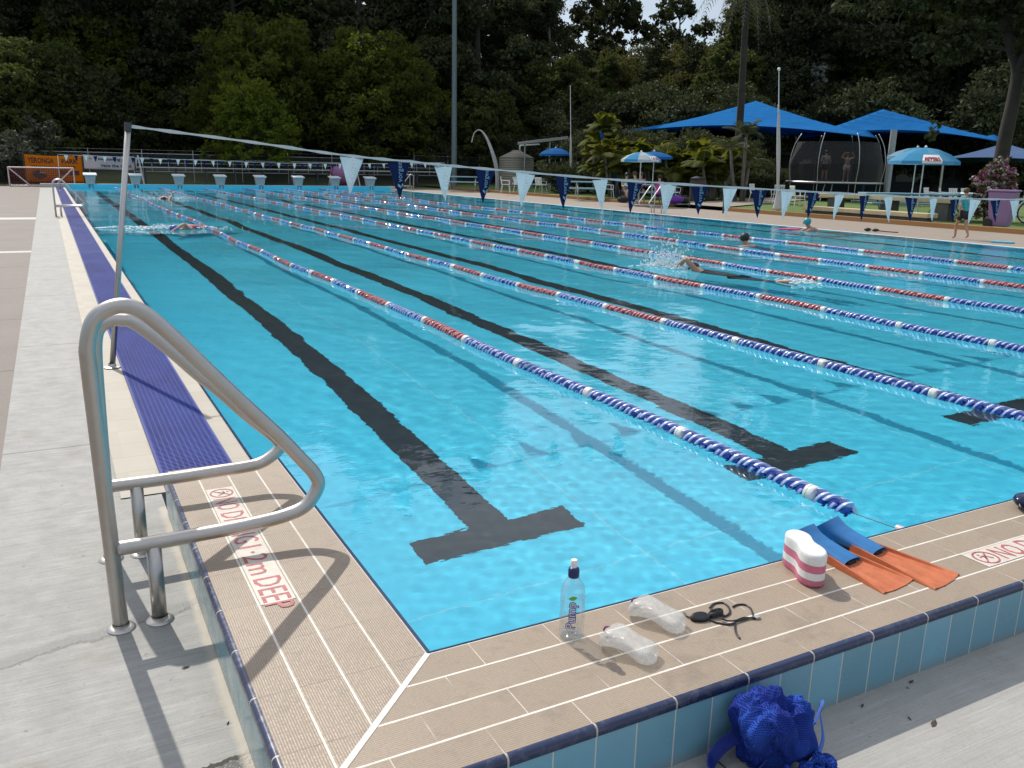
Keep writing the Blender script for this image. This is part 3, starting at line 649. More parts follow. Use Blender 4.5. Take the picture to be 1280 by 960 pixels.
def lane_rope(i):
    X = X0+LW*(i+1); th = thing('lane_rope', names[i], 'lane rope', (X, .75, 0), 0, 'lane ropes')
    r2 = random.Random(i); ph = r2.uniform(0, 6); pts = []
    y = .56; k = -2; n_tot = int((PL-.35-.56)/pitch)
    rows = []
    for j in range(n_tot):
        k = j-3; y = .545+j*pitch; seg = math.floor(k/15); inseg = k-seg*15
        sag = .035*math.sin(y*.42+ph)+.012*math.sin(y*1.7+ph*2); z = .016+water_z(X, y)*.8
        far = PL-y
        if inseg == 0: c = 'w'
        else: c = 'b' if (seg < 4 or far < 4.6) else ('r' if seg % 2 == 0 else 'b')
        if inseg == 1 and seg in (9, 23, 34): c = 'w'
        rows.append((sag, y, z, c))
    # visible stretch begins where the rope enters the picture
    vis = [q for q in rows if project((X+q[0], q[1], q[2]))[0] < 1300]; hid = [q for q in rows if q not in vis]
    for q in vis[:100]:
        o = obj('float', FK[q[3]], th); o.location = (q[0], q[1]-.75, q[2]); o.rotation_euler = (0, r2.uniform(0, 6.28), r2.uniform(-.03, .03)); 
    mb = MB()
    for q in vis[100:]+hid:
        L = LOW[q[3]]; a = r2.uniform(0, 6.28); ca, sa = math.cos(a), math.sin(a); b0 = len(mb.v); off = (q[0], q[1]-.75, q[2])
        mb.v += [(v[0]*ca+v[2]*sa+off[0], v[1]+off[1], -v[0]*sa+v[2]*ca+off[2]) for v in L.v]; mb.f += [tuple(b0+ii for ii in f) for f in L.f]
        mi = {'b': 0, 'r': 2, 'w': 4}[q[3]]; mb.mi += [mi+c_ for c_ in L.mi]
    o = mb.build('far_floats', [M_bcup, M_bfin, M_rcup, M_rfin, M_wcup, M_wfin], th); o['kind'] = 'stuff'
    mb = MB(); mb.tube([(0, -.72, -.02), (.0, -.45, .012), (rows[0][0], rows[0][1]-.75, .012)]+[(q[0], q[1]-.75, q[2]) for q in rows[::6]], .002, 5); mb.build('cable', M_darkmetal, th)
    mb = MB(); M = Matrix.Translation((0, -.50, .014)) @ Matrix.Rotation(math.pi/2, 4, 'X'); 
    mb.lathe([(.006,-.05),(.017,-.048),(.019,0),(.017,.03)], 12, M); mb.build('tension_tube', simple('clear_tube', (.62, .50, .48), .2), th, smooth=R_(40))
    mb = MB(); M = Matrix.Translation((0, -.545, .012)) @ Matrix.Rotation(math.pi/2, 4, 'X'); mb.lathe([(.010,-.02),(.021,-.018),(.023,.0),(.015,.018)], 12, M); mb.build('red_end_cap', simple('red_cap', (.45, .03, .05), .35), th, smooth=R_(40))
for i in range(6): lane_rope(i)

# ------------------------------------------------------------------ things on the near coping
def water_bottle():
    p = gz(714, 795, HC); th = thing('water_bottle', 'clear plastic sports water bottle with blue cap standing on the coping', 'bottle', (p.x, p.y, HC))
    t = NT('clear_bottle_plastic'); g = t.n('ShaderNodeBsdfGlossy'); g.inputs['Roughness'].default_value = .06; tr = t.n('ShaderNodeBsdfTransparent'); tr.inputs[0].default_value = (.93, .95, .96, 1)
    lw = t.n('ShaderNodeLayerWeight'); lw.inputs[0].default_value = .32; n = t.noise(35, 3); d = t.n('ShaderNodeBsdfDiffuse'); d.inputs[0].default_value = (.8, .82, .84, 1)
    m1 = t.n('ShaderNodeMixShader'); t.set(m1.inputs[0], t.ma('ADD', t.ma('MULTIPLY', lw.outputs['Facing'], .42), t.rr(n, .5, .75, .02, .10))); t.t.links.new(tr.outputs[0], m1.inputs[1]); t.t.links.new(g.outputs[0], m1.inputs[2])
    m2 = t.n('ShaderNodeMixShader'); m2.inputs[0].default_value = .05; t.t.links.new(m1.outputs[0], m2.inputs[1]); t.t.links.new(d.outputs[0], m2.inputs[2]); t.t.links.new(m2.outputs[0], t.out.inputs[0])
    b = t.n('ShaderNodeBump'); b.inputs['Strength'].default_value = .35; b.inputs['Distance'].default_value = .003; t.set(b.inputs['Height'], n); t.t.links.new(b.outputs[0], g.inputs['Normal'])
    mb = MB(); pr = [(.012,.006),(.022,.001),(.030,.0),(.035,.006),(.0365,.016),(.0365,.03),(.0352,.045),(.0365,.055),(.0365,.13),(.0355,.148),(.032,.164),(.025,.178),(.017,.188),(.0135,.194),(.0135,.203)]
    mb.lathe(pr, 32, None, False); mb.build('bottle_shell', t.m, th, smooth=True)
    # petal base, where light gathers
    mb = MB()
    for k in range(5): a = 2*math.pi*k/5; mb.ball((.02*math.cos(a), .02*math.sin(a), .012), .012, 10, 6, (1, 1, .8))
    mb.build('petal_base', t.m, th, smooth=True)
    mb = MB(); mb.lathe([(.0155,.192),(.0165,.194),(.0165,.213),(.0150,.218),(.010,.222)], 28, None, True); mb.build('cap', simple('dark_blue_cap', (.01, .018, .10), .3), th, smooth=R_(40))
    mb = MB(); mb.lathe([(.0085,.220),(.0085,.232),(.0108,.234),(.0112,.241),(.009,.245),(.004,.246)], 20, None, True); mb.build('spout', M_whitepl, th, smooth=R_(40))
    # label printed round the shell, reading upwards
    az = math.atan2(CAMP.y-p.y, CAMP.x-p.x)
    lab = simple('label_film', (.55, .60, .72), .4)
    for s, size, m, du, dz, bold in (('Pump', .037, simple('purple_outline', (.10, .08, .28), .4), 0, .086, .0022), ('Pump', .037, simple('white_label_print', (.78, .80, .82), .4), 0, .086, -.0004)):
        me = text_mesh('label_lettering', s, size, m, .0002, 1.15, bold)
        for v in me.vertices:
            a, z_ = -v.co.y, v.co.x; rad = .0372+(.0004 if bold < 0 else 0)+v.co.z; an = az+(-a+.002)/.0365*-1+du; v.co = (rad*math.cos(an), rad*math.sin(an), dz+z_*.9)
        obj('label_lettering', me, th)
    mb = MB(); vs = []; 
    for k in range(7):
        u = k/6; w_ = .010*math.sin(math.pi*u)
        for s_ in (-1, 1): an = az+(-.012+.026*u)/.0365; vs.append((.0376*math.cos(an), .0376*math.sin(an), .139+s_*w_*.7+.004*u))
    mb.add(vs, [(2*k, 2*k+2, 2*k+3, 2*k+1) for k in range(6)]); mb.build('leaf_mark', simple('green_mark', (.12, .45, .04), .4), th)
water_bottle()

def clear_pad(label, ax, ay, bx, by, z=HC):
    a = Vector((ax, ay)); b = Vector((bx, by)); d = b-a; L = d.length; th = thing('clear_swim_float', label, 'swim float', (ax, ay, z), math.atan2(d.y, d.x), 'pair of clear plastic floats')
    t = NT('frosted_clear_plastic'); n = t.noise(50, 4, .6); t.pr(t.mix(n, (.70, .70, .66), (.82, .83, .80)), t.rr(n, .3, .7, .12, .3), 0, Alpha=t.rr(n, .35, .7, .30, .48)); t.bump(n, .25, .002)
    mb = MB(); n_ = 18; m_ = 20; vs = []; fs = []
    for i in range(n_+1):
        u = i/n_; endr = math.sqrt(max(0, 1-(2*u-1)**8)); wv = (.050-.013*math.sin(math.pi*min(1, max(0, (u-.1)/.8)))**2)*(.25+.75*endr)*(1-.1*u); hv = (.027-.006*u)*(.25+.75*endr); arch = .012*math.sin(math.pi*u)+.006*math.sin(2*math.pi*u)
        for k in range(m_):
            an = 2*math.pi*k/m_; cx = math.copysign(abs(math.cos(an))**.6, math.cos(an)); sx = math.copysign(abs(math.sin(an))**.6, math.sin(an)); vs.append((u*L, wv*cx, hv+arch+hv*sx+.001))
    for i in range(n_):
        for k in range(m_): fs.append((i*m_+k, i*m_+(k+1) % m_, (i+1)*m_+(k+1) % m_, (i+1)*m_+k))
    fs += [tuple(range(m_))[::-1], tuple(n_*m_+k for k in range(m_))]; mb.add(vs, fs); mb.build('clear_shell', t.m, th, smooth=True)
    mb = MB(); mb.tube(bez([(.004, .030, .040), (-.014, .036, .03), (-.02, .040, .014), (-.008, .042, .006)], 6), .0028, 8); mb.build('purple_tie', simple('purple_cord', (.22, .03, .16), .6), th, smooth=True)
p = gz(748, 795, HC+.02); q = gz(822, 830, HC); clear_pad('frosted clear plastic float lying nearer the water bottle and the camera', p.x+.01, p.y-.01, q.x-.004, q.y+.006)
p = gz(786, 760, HC+.02); q = gz(855, 790, HC); clear_pad('frosted clear plastic float lying next to the black goggles', p.x+.01, p.y, q.x-.002, q.y+.0)

def goggles():
    c = gz(890, 775, HC); th = thing('swim_goggles', 'black swimming goggles with tangled straps on the beige coping', 'goggles', (c.x, c.y, HC)); G = lambda px, py, h: gz(px, py, HC+h)-Vector((c.x, c.y, HC))
    for (px, py), rz, side in (((876, 771), -.3, 1), ((895, 765), .2, -1)):
        g = G(px, py, .010); M = Matrix.Translation(g) @ Matrix.Rotation(rz, 4, 'Z') @ Matrix.Rotation(.35*side, 4, 'X'); mb = MB()
        N = 26; vs = []; 
        for (s, z_) in ((1.0, -.009), (1.06, -.002), (1.0, .004), (.80, .006), (.72, .002), (.5, -.001)):
            for k in range(N): a = 2*math.pi*k/N; vs.append(M @ Vector((.029*s*math.cos(a)*(1-.12*math.cos(a)), .0175*s*math.sin(a), z_)))
        fs = [(r*N+k, r*N+(k+1) % N, (r+1)*N+(k+1) % N, (r+1)*N+k) for r in range(5) for k in range(N)]; fs.append(tuple(5*N+k for k in range(N))); mb.add(vs, fs)
        e = mb.build('eye_cup', M_black, th, smooth=R_(50))
        mb = MB(); vs = [M @ Vector((.023*math.cos(2*math.pi*k/N)*(1-.12*math.cos(2*math.pi*k/N)), .0135*math.sin(2*math.pi*k/N), .0065)) for k in range(N)]; mb.add(vs, [tuple(range(N))]); mb.build('lens', simple('smoked_lens', (.02, .022, .025), .03), e)
    for nm, pts in (('nose_bridge', [(884, 773, .010), (887, 769, .012), (890, 768, .010)]), ('strap', [(855, 766, .004), (859, 770, .004), (866, 772, .008)]),
                    ('strap', [(887, 760, .006), (893, 754.5, .003), (904, 753.5, .003), (911, 759, .004), (912, 766, .004), (906, 770, .004), (902, 768, .006)]),
                    ('strap', [(887, 774, .004), (895, 778, .003), (906, 780, .003), (914, 780, .004), (924, 776, .005), (934, 773, .005), (945, 771.5, .004)]),
                    ('strap', [(901, 773, .008), (910, 776, .006), (920, 775.5, .008), (930, 772, .006), (945, 773, .004)]),
                    ('strap', [(916, 758.5, .004), (921, 756, .003), (930, 755.5, .003), (937, 759, .003), (940, 764, .003), (942, 771, .003)]),
                    ('strap', [(919, 779, .003), (919, 786, .003), (921, 793, .003), (925, 798, .003)])):
        mb = MB(); mb.tube(bez([G(*p_) for p_ in pts], 6), .0026, 8, ry=1.2 if nm == 'strap' else 1.4); mb.build(nm, M_black, th, smooth=True)
    mb = MB(); g = G(946, 772, .003); mb.box((g.x-.008, g.y-.008, .001), (g.x+.010, g.y+.008, .008)); mb.build('strap_buckle', simple('clear_buckle', (.35, .34, .33), .3), th, bevel=.002)
goggles()

def pull_buoy():
    a = gz(1003, 661, HC+.115); b = gz(1020, 690, HC+.115); a.z = b.z = 0; mid = (a+b)/2; th = thing('pull_buoy', 'white and pink striped foam pull buoy standing on the coping beside the blue fins', 'pull buoy', (1.345, -.105, HC), R_(68))
    def outline(s, n=56):
        out = []
        for k in range(n):
            an = 2*math.pi*k/n; x = math.copysign(abs(math.cos(an))**.75, math.cos(an)); y = math.copysign(abs(math.sin(an))**.9, math.sin(an)); waist = 1-.36*math.exp(-(x/.42)**2); out.append((x*.112*s, y*.050*waist*s))
        return out
    mw = simple('white_foam', (.76, .755, .72), .75, var=.05, scale=60, bump=.12); mp = simple('pink_foam', (.60, .17, .25), .75, var=.1, scale=60, bump=.12)
    z = .0005; N = 56
    lay = [('foam_layer', mp, .027, 'bottom'), ('foam_layer', mw, .025, ''), ('foam_layer', mp, .027, ''), ('foam_layer', mw, .038, 'top')]
    for nm, m, h, pos in lay:
        mb = MB(); rings = []
        if pos == 'bottom': zs = [(z, .92), (z+.006, .985), (z+.012, 1.0), (z+h, 1.0)]
        elif pos == 'top': zs = [(z, 1.0), (z+h-.014, 1.0), (z+h-.006, .975), (z+h-.002, .93), (z+h, .86)]
        else: zs = [(z, 1.), (z+.001, .998), (z+h, 1.)]
        vs = []
        for zz, s in zs: vs += [(x, y, zz) for x, y in outline(s, N)]
        fs = [(r*N+k, r*N+(k+1) % N, (r+1)*N+(k+1) % N, (r+1)*N+k) for r in range(len(zs)-1) for k in range(N)]; fs += [tuple(range(N))[::-1], tuple((len(zs)-1)*N+k for k in range(N))]
        mb.add(vs, fs); mb.build(nm, m, th, smooth=R_(50)); z += h+.0004
pull_buoy()

def swim_fin(label, hx, hy, tx, ty, tilt=0.):
    d = Vector((tx-hx, ty-hy)); L = d.length; th = thing('swim_fin', label, 'swim fin', (hx, hy, HC), math.atan2(d.y, d.x), 'pair of blue and orange swim fins')
    mo = simple('orange_rubber', (.52, .145, .055), .5, var=.14, scale=20, bump=.06); mbl = simple('blue_rubber', (.028, .17, .42), .42, var=.12, scale=25, bump=.06)
    # foot pocket: open-heeled tube with a toe opening
    mb = MB(); n_ = 14; m_ = 24; vs = []; fs = []; PLn = .23
    for shell in (0, 1):
        for i in range(n_+1):
            u = i/n_; x = u*PLn; w_ = .052-.005*math.sin(u*math.pi)-.002*u; hh = .040-.025*u**1.1+(.006*max(0, .25-u)/.25); k_ = 1-.10*shell
            for k in range(m_):
                an = 2*math.pi*k/m_; z_ = hh*(1+math.sin(an)*k_)+.001; xx = x
                if math.sin(an) > 0 and u < .5: xx = x+(.5-u)*.10*math.sin(an)         # top of the heel opening cut back
                cx = math.copysign(abs(math.cos(an))**.7, math.cos(an)); vs.append((xx, w_*k_*cx, z_))
    o_ = (n_+1)*m_
    for s_ in (0, 1):
        for i in range(n_):
            for k in range(m_): q = [s_*o_+i*m_+k, s_*o_+i*m_+(k+1) % m_, s_*o_+(i+1)*m_+(k+1) % m_, s_*o_+(i+1)*m_+k]; fs.append(tuple(q if s_ == 0 else q[::-1]))
    for k in range(m_): fs.append((k, (k+1) % m_, o_+(k+1) % m_, o_+k)); e = n_*m_; fs.append((e+k, e+(k+1) % m_, o_+e+(k+1) % m_, o_+e+k))
    mb.add(vs, fs); mb.build('foot_pocket', mbl, th, smooth=R_(55))
    mb = MB(); mb.box((PLn-.018, -.026, .004), (PLn+.002, .026, .023)); mb.build('toe_hole_shade', simple('toe_shade_black', (.015, .012, .012), .8), th, bevel=.005)  # solid near-black block standing in for the shade inside the toe opening
    # blade with raised side rails, rising in a wedge under the pocket
    mb = MB(); ns = 12; vs = []; fs = []
    cols = [(-1, .0), (-.95, 1.15), (-.84, 1.15), (-.79, .30), (-.47, .22), (-.44, .40), (-.38, .40), (-.35, .22), (.35, .22), (.38, .40), (.44, .40), (.47, .22), (.79, .30), (.84, 1.15), (.95, 1.15), (1, .0)]
    for i in range(ns+1):
        u = i/ns; x = PLn*.62+u*(L-PLn*.62); w_ = .047+.046*u; base = .001; th_ = .022*(1-u)+.004
        for c_, hgt in cols: vs.append((x+(.012*(1-abs(c_)) if i == ns else 0), c_*w_, base+th_*(.35+.75*hgt)))
    nc = len(cols)
    for i in range(ns+1):
        for c_, hgt in cols: vs.append((vs[i*nc][0], c_*(.047+.046*i/ns), .0008))
    oo = (ns+1)*nc
    for i in range(ns):
        for k in range(nc-1): a_ = i*nc+k; fs.append((a_, a_+nc, a_+nc+1, a_+1)); fs.append((oo+a_, oo+a_+1, oo+a_+nc+1, oo+a_+nc))
        fs.append((i*nc, oo+i*nc, oo+(i+1)*nc, (i+1)*nc)); k = nc-1; fs.append((i*nc+k, (i+1)*nc+k, oo+(i+1)*nc+k, oo+i*nc+k))
    for i in (0, ns):
        for k in range(nc-1): a_ = i*nc+k; fs.append((a_, a_+1, oo+a_+1, oo+a_) if i == 0 else (a_, oo+a_, oo+a_+1, a_+1))
    mb.add(vs, fs); mb.build('blade', mo, th, smooth=R_(40))
swim_fin('blue and orange rubber swim fin lying next to the pull buoy', 1.512, .085, 1.566, -.318)
swim_fin('blue and orange rubber swim fin lying farther from the pull buoy, blade towards the sign', 1.648, .095, 1.745, -.368)

def end_pouch():
    c = gz(1300, 640, HC+.03); th = thing('dark_swim_cap', 'dark blue rubbery bundle lying on the coping at the right edge of the picture', 'swim cap', (2.665, -.085, HC)); mb = MB()
    from mathutils import noise as mn
    mb.ball((0, 0, .036), .075, 26, 16, (1.0, .75, .46)); mb.v = [tuple(Vector(v)*(1+.13*mn.noise(Vector(v)*26))) for v in mb.v]
    zmin = min(v[2] for v in mb.v); mb.v = [(x, y, z-zmin+.001) for x, y, z in mb.v]; mb.build('folded_cap', simple('dark_blue_latex', (.010, .016, .06), .22, var=.3), th, smooth=True)
    mb = MB(); mb.tube(bez([(-.07, .0, .03), (-.085, -.02, .02), (-.06, -.045, .012), (-.01, -.062, .02)], 6), .006, 8); mb.build('rolled_rim', M_black, th, smooth=True)
end_pouch()

# ------------------------------------------------------------------ blue mesh bag on the lower concrete
def mesh_bag():
    from mathutils import noise as mn
    th = thing('mesh_bag', 'crumpled royal blue mesh swim bag slumped against the glazed tiles', 'bag', (.750, -.590, DK-.01))
    t = NT('blue_net_fabric'); X, Y, Z_ = t.xyz(); nz_ = t.noise(7, 3); dis = t.ma('MULTIPLY', t.noise(9, 3), .11); kk = 2*math.pi/.0085
    wx = t.ma('SINE', t.ma('MULTIPLY', t.ma('ADD', t.ma('ADD', X, Z_), dis), kk)); wz = t.ma('SINE', t.ma('MULTIPLY', t.ma('ADD', t.ma('SUBTRACT', X, Z_), dis), kk)); hole = t.rr(t.ma('MULTIPLY', wx, wz), .12, .45, 0, 1); c = t.mix(t.rr(nz_, .35, .7, 0, 1), (.014, .035, .25), (.028, .10, .50)); c = t.mix(hole, c, (.006, .010, .08)); t.pr(c, .9, 0, Specular_IOR_Level=.15); t.bump(t.ma('MULTIPLY', hole, -1.), .9, .003); mnet = t.m
    mn2 = simple('blue_webbing', (.010, .028, .22), .6, var=.25, scale=60, bump=.2)
    bm = bmesh.new(); bmesh.ops.create_icosphere(bm, subdivisions=6, radius=1)
    for v in bm.verts:
        p = v.co.copy(); n1 = mn.noise(p*1.3+Vector((3,1,2))); rid = 0
        for k, (f_, a_) in enumerate(((1.4, .17), (2.6, .11), (5.0, .035), (11., .008))):
            q = Vector((p.x*f_+k*5, p.y*f_, p.z*f_*.42+p.x*.8)); nn_ = mn.noise(q); rid += a_*(1-2.6*math.sqrt(nn_*nn_+.004))
        r = .80+.25*n1+rid; co = p*r; lean = .18*co.z
        x = co.x*.125+lean*.05; y = co.y*.095; z = co.z*.116+.106
        # the mouth of the bag: a dent at the top right
        d_ = (Vector((x-.075, y+.01, z-.15))).length; 
        if d_ < .07: z -= .05*(1-d_/.07); 
        if z < .004: z = .004+.12*(z-.004)*.1; x *= 1.08; y *= 1.06
        v.co = (x, max(y, -1), max(z, .001))
    me = bpy.data.meshes.new('net_body'); bm.to_mesh(me); bm.free(); me.shade_smooth(); me.materials.append(mnet); obj('net_body', me, th)
    def ribbon(name, pts, wd, mat_):
        P = bez(pts, 8); mb = MB(); vs = []; fs = []
        for i, p in enumerate(P):
            tdir = (P[min(i+1, len(P)-1)]-P[max(i-1, 0)]).normalized(); up = Vector((0, 0, 1)); side = tdir.cross(up).normalized()*.002; a_ = Vector((0, 0, wd/2)) + tdir.cross(up).normalized()*wd*.25
            vs += [p-a_-side, p+a_-side, p+a_+side, p-a_+side]
        for i in range(len(P)-1):
            for k in range(4): fs.append((i*4+k, i*4+(k+1) % 4, i*4+4+(k+1) % 4, i*4+4+k))
        mb.add(vs, fs); mb.build(name, mat_, th, smooth=R_(50))
    ribbon('shoulder_strap', [(-.06, .05, .075), (-.12, .055, .055), (-.170, .045, .03), (-.198, .01, .022), (-.18, -.025, .018), (-.13, -.045, .022), (-.075, -.045, .05)], .034, mn2)
    ribbon('drawstring', [(.03, -.10, .17), (.06, -.09, .21), (.095, -.06, .19), (.11, -.05, .14), (.10, -.075, .09), (.06, -.10, .07)], .010, simple('blue_cord', (.04, .11, .42), .6))
    mb = MB(); 
    for k in range(3):
        P = bez([(-.10+.05*k, -.07-.02*k, .05), (-.06+.05*k, -.115, .035+.02*k), (.0+.04*k, -.12, .05), (.05+.03*k, -.095, .03)], 8); 
        mb.tube(P, [.010+.006*math.sin(i*.9) for i in range(len(P))], 10, ry=1.5)
    mb.build('folded_hem', mnet, th, smooth=True)
    
mesh_bag()

# ------------------------------------------------------------------ small dead leaves
M_leaf = simple('dry_leaf', (.07, .05, .03), .8, var=.4, scale=60)
for k, (px, py, s, rz, lb) in enumerate([(1167, 905, .020, .4, 'curled dry leaf alone on the sunlit concrete right of the mesh bag'), (1137, 899, .009, 1.2, 'tiny dry leaf scrap right of the mesh bag'), (1139, 853, .013, .2, 'dry leaf in the shade of the pool edge'), (1135, 861, .006, 2., 'speck of dry leaf below the shaded leaf'), (240, 700, .014, .9, 'dry leaf lying behind the handrail feet'), (232, 835, .014, .1, 'thin brown twig on the concrete right of the handrail'), (285, 905, .008, 1., 'small dry leaf near the tiled wall at lower left'), (1078, 883, .010, .5, 'dry leaf by the shadow of the mesh bag'), (205, 772, .016, 2.2, 'wet leaf scrap against the handrail foot')]):
    p = gz(px, py, DK-.01); mb = MB(); 
    mb.add([(-s, 0, .001), (-.3*s, .35*s, .004), (.5*s, .3*s, .002), (s, 0, .005), (.4*s, -.35*s, .001), (-.4*s, -.3*s, .003), (0, 0, .0045)], [(0, 6, 1), (1, 6, 2), (2, 6, 3), (3, 6, 4), (4, 6, 5), (5, 6, 0)])
    o = mb.build('fallen_leaf', M_leaf); o.location = (p.x, p.y, DK-.0095); o.rotation_euler = (0, 0, rz); tag(o, lb, 'leaf', 'dead leaves on the concrete')
# ------------------------------------------------------------------ starting blocks
M_blockw = simple('white_block_top', (.72, .74, .74), .5, var=.06); M_blockb = simple('pale_block_body', (.46, .52, .53), .5, var=.12)
order = ['first', 'second', 'third', 'fourth', 'fifth', 'sixth', 'seventh', 'eighth']
M_digit = simple('white_digit', (.75, .75, .75), .5)
def start_block():
    th = thing('starting_block', '', 'starting block')
    mb = MB(); M = Matrix.Translation((0, .30, .50)) @ Matrix.Rotation(R_(7), 4, 'X'); mb.box((-.33, -.34, -.035), (.33, .34, .035), M); mb.build('platform', M_blockw, th, bevel=.015)
    mb = MB(); vs = [(-.20,.08,0),(.20,.08,0),(.20,.55,0),(-.20,.55,0),(-.27,.02,.42),(.27,.02,.42),(.27,.60,.50),(-.27,.60,.50)]
    mb.add(vs, [(0,3,2,1),(4,5,6,7),(0,1,5,4),(1,2,6,5),(2,3,7,6),(3,0,4,7)]); mb.build('pedestal', M_blockb, th, bevel=.01)
    mb = MB(); mb.tube([(-.15,.02,.33),(-.15,-.05,.33),(.15,-.05,.33),(.15,.02,.33)], .014, 8); mb.build('start_bar', M_steel_far, th)
    mb = MB(); mb.box((-.125, -.012, -.25), (.125, -.002, -.012)); mb.build('number_plate', M_navy, th)
    return th
blk = start_block()
for i, x in enumerate(LANES):
    o = blk if i == 0 else copy_tree(blk); o.location = (x, PL+.012, HC)
    tag(o, f'white topped starting block with navy plate, {order[i]} from the left on the far pool edge', 'starting block', 'starting blocks along the far pool edge')
    pl = [c for c in o.children if c.name.startswith('number_plate')][0]
    me = text_mesh('digit', str(i+1), .2, M_digit, .001, 1, .002); d = obj('digit', me, pl); d.rotation_euler = (R_(90), 0, 0); d.location = (0, -.0135, -.13)

# ------------------------------------------------------------------ banners at the far left
def banner(label, x0, z0, x1, z1, y, col, texts, tilt=0., cat='banner'):
    th = thing('banner', label, cat, (x0, y, 0)); W = x1-x0; Hh = z1-z0; nx, nz_ = 24, 10; vs = []; fs = []
    wav = lambda u, v: .035*math.sin(u*9+v*2)+.015*math.sin(u*23)
    zz = lambda u, v: z0+Hh*v - .06*math.sin(math.pi*u)*v + tilt*u
    mb = MB()
    for j in range(nz_+1):
        for i in range(nx+1): u, v = i/nx, j/nz_; vs.append((u*W, wav(u, v), zz(u, v)))
    for j in range(nz_):
        for i in range(nx): a = j*(nx+1)+i; fs.append((a, a+1, a+nx+2, a+nx+1))
    mb.add(vs, fs); o = mb.build('sheet', cloth('banner_'+cat, col, .35, .06, 3), th, smooth=True); o.modifiers.new('thickness', 'SOLIDIFY').thickness = .004
    for s, u0, u1, v, size, mcol in texts:
        me = text_mesh('lettering', s, size, simple('banner_print', mcol, .7, var=.05), .001, 1, .008*size/.3)
        xs = [p.co.x for p in me.vertices]; k = (u1-u0)*W/(max(xs)-min(xs)); xm = min(xs)
        bm = bmesh.new(); bm.from_mesh(me); bmesh.ops.subdivide_edges(bm, edges=[e for e in bm.edges if e.calc_length() > .12], cuts=2); bm.to_mesh(me); bm.free()
        for p in me.vertices:
            x = (p.co.x-xm)*k+u0*W; zr = p.co.y; u = x/W; vv_ = v+zr/Hh; p.co = (x, wav(u, vv_)-.008-p.co.z, zz(u, vv_))
        obj('lettering', me, th)
    return th
o_b = banner('orange banner lettered YERONGA PARK SWIMMING CLUB with a round YP mark', -1.8, .18, 1.0, 1.68, 53.0, (.62, .22, .015), [('YERONGA', .05, .50, .80, .40, (.03, .02, .02)), ('PARK', .64, .93, .78, .36, (.03, .02, .02)), ('SWIMMING CLUB', .10, .88, .575, .20, (.03, .02, .02)), ('YP', .16, .34, .30, .36, (.45, .45, .40)), ('MILO', .56, .92, .33, .22, (.12, .03, .03))][:4], 0)
# the round mark behind the letters and two printed panels
wv = lambda u: .035*math.sin(u*9+.6)+.015*math.sin(u*23)
mb = MB(); N = 32; vs = [(.70+.38*math.cos(2*math.pi*k/N), wv(.25)-.012, .63+.24*math.sin(2*math.pi*k/N)) for k in range(N)]; mb.add(vs, [tuple(range(N))]); mb.build('round_mark', simple('dark_oval_print', (.035, .045, .03), .7), o_b)
mb = MB(); mb.box((1.55, wv(.7)-.02, .62), (2.05, wv(.7)-.010, .86)); mb.box((2.12, wv(.8)-.02, .60), (2.62, wv(.8)-.010, .84)); mb.build('dark_panel', simple('dark_panel_print', (.08, .03, .03), .7), o_b)
mb = MB(); mb.box((1.0, wv(.4)-.016, .26), (1.5, wv(.5)-.008, .42)); mb.build('red_panel', simple('red_panel_print', (.5, .07, .02), .7), o_b)
banner('long white banner with navy lettering tied up beside the orange banner', 1.10, .95, 3.72, 1.74, 53.1, (.60, .59, .60), [('swimming st.', .28, .86, .78, .24, (.01, .01, .06)), ('race the coast', .34, .94, .30, .27, (.01, .01, .06)), ('= =', .03, .16, .74, .26, (.10, .12, .16))], -.05)
def timber_posts():
    for x, lb in ((-1.85, 'dark post holding the left end of the orange banner'), (1.05, 'dark post between the orange banner and the white banner'), (3.76, 'dark post holding the right end of the white banner')):
        mb = MB(); mb.tube([(x, 53.16, 0), (x, 53.16, 1.95)], .035, 8); tag(mb.build('banner_post', M_darkmetal, smooth=R_(40)), lb, 'post', 'banner posts')
timber_posts()

# water polo goal
def polo_goal():
    th = thing('water_polo_goal', 'red and white framed water polo goal stored on the far left deck', 'goal', (-2.6, 51.6, DK)); M_g = simple('pink_white_frame', (.66, .52, .50), .5)
    W, Hh, D = 3.1, .98, .75; mb = MB()
    for a, b in (((0,0,0),(0,0,Hh)), ((W,0,0),(W,0,Hh)), ((0,0,Hh),(W,0,Hh)), ((0,0,Hh),(.95,0,.05)), ((W,0,Hh),(W-.95,0,.05)), ((0,D,.05),(W,D,.05)), ((0,0,Hh),(0,D,.05)), ((W,0,Hh),(W,D,.05)), ((0,0,.03),(W,0,.03))): mb.tube([a, b], .032, 8)
    mb.build('goal_frame', M_g, th, smooth=R_(40))
    t = NT('net_cord'); X, Y, Z_ = t.xyz(); fx = t.ma('FRACT', t.ma('MULTIPLY', X, 9.)); fz = t.ma('FRACT', t.ma('MULTIPLY', Z_, 9.)); al = t.ma('MAXIMUM', t.ma('LESS_THAN', fx, .3), t.ma('LESS_THAN', fz, .3)); t.pr((.20, .08, .08), .8, Alpha=al)
    mb = MB(); mb.add([(0,D,.05),(W,D,.05),(W,.05,Hh-.02),(0,.05,Hh-.02)], [(0,1,2,3)]); mb.add([(0,D,.05),(0,.03,Hh-.03),(0,.03,.05)], [(0,1,2)]); mb.build('net', t.m, th)
polo_goal()

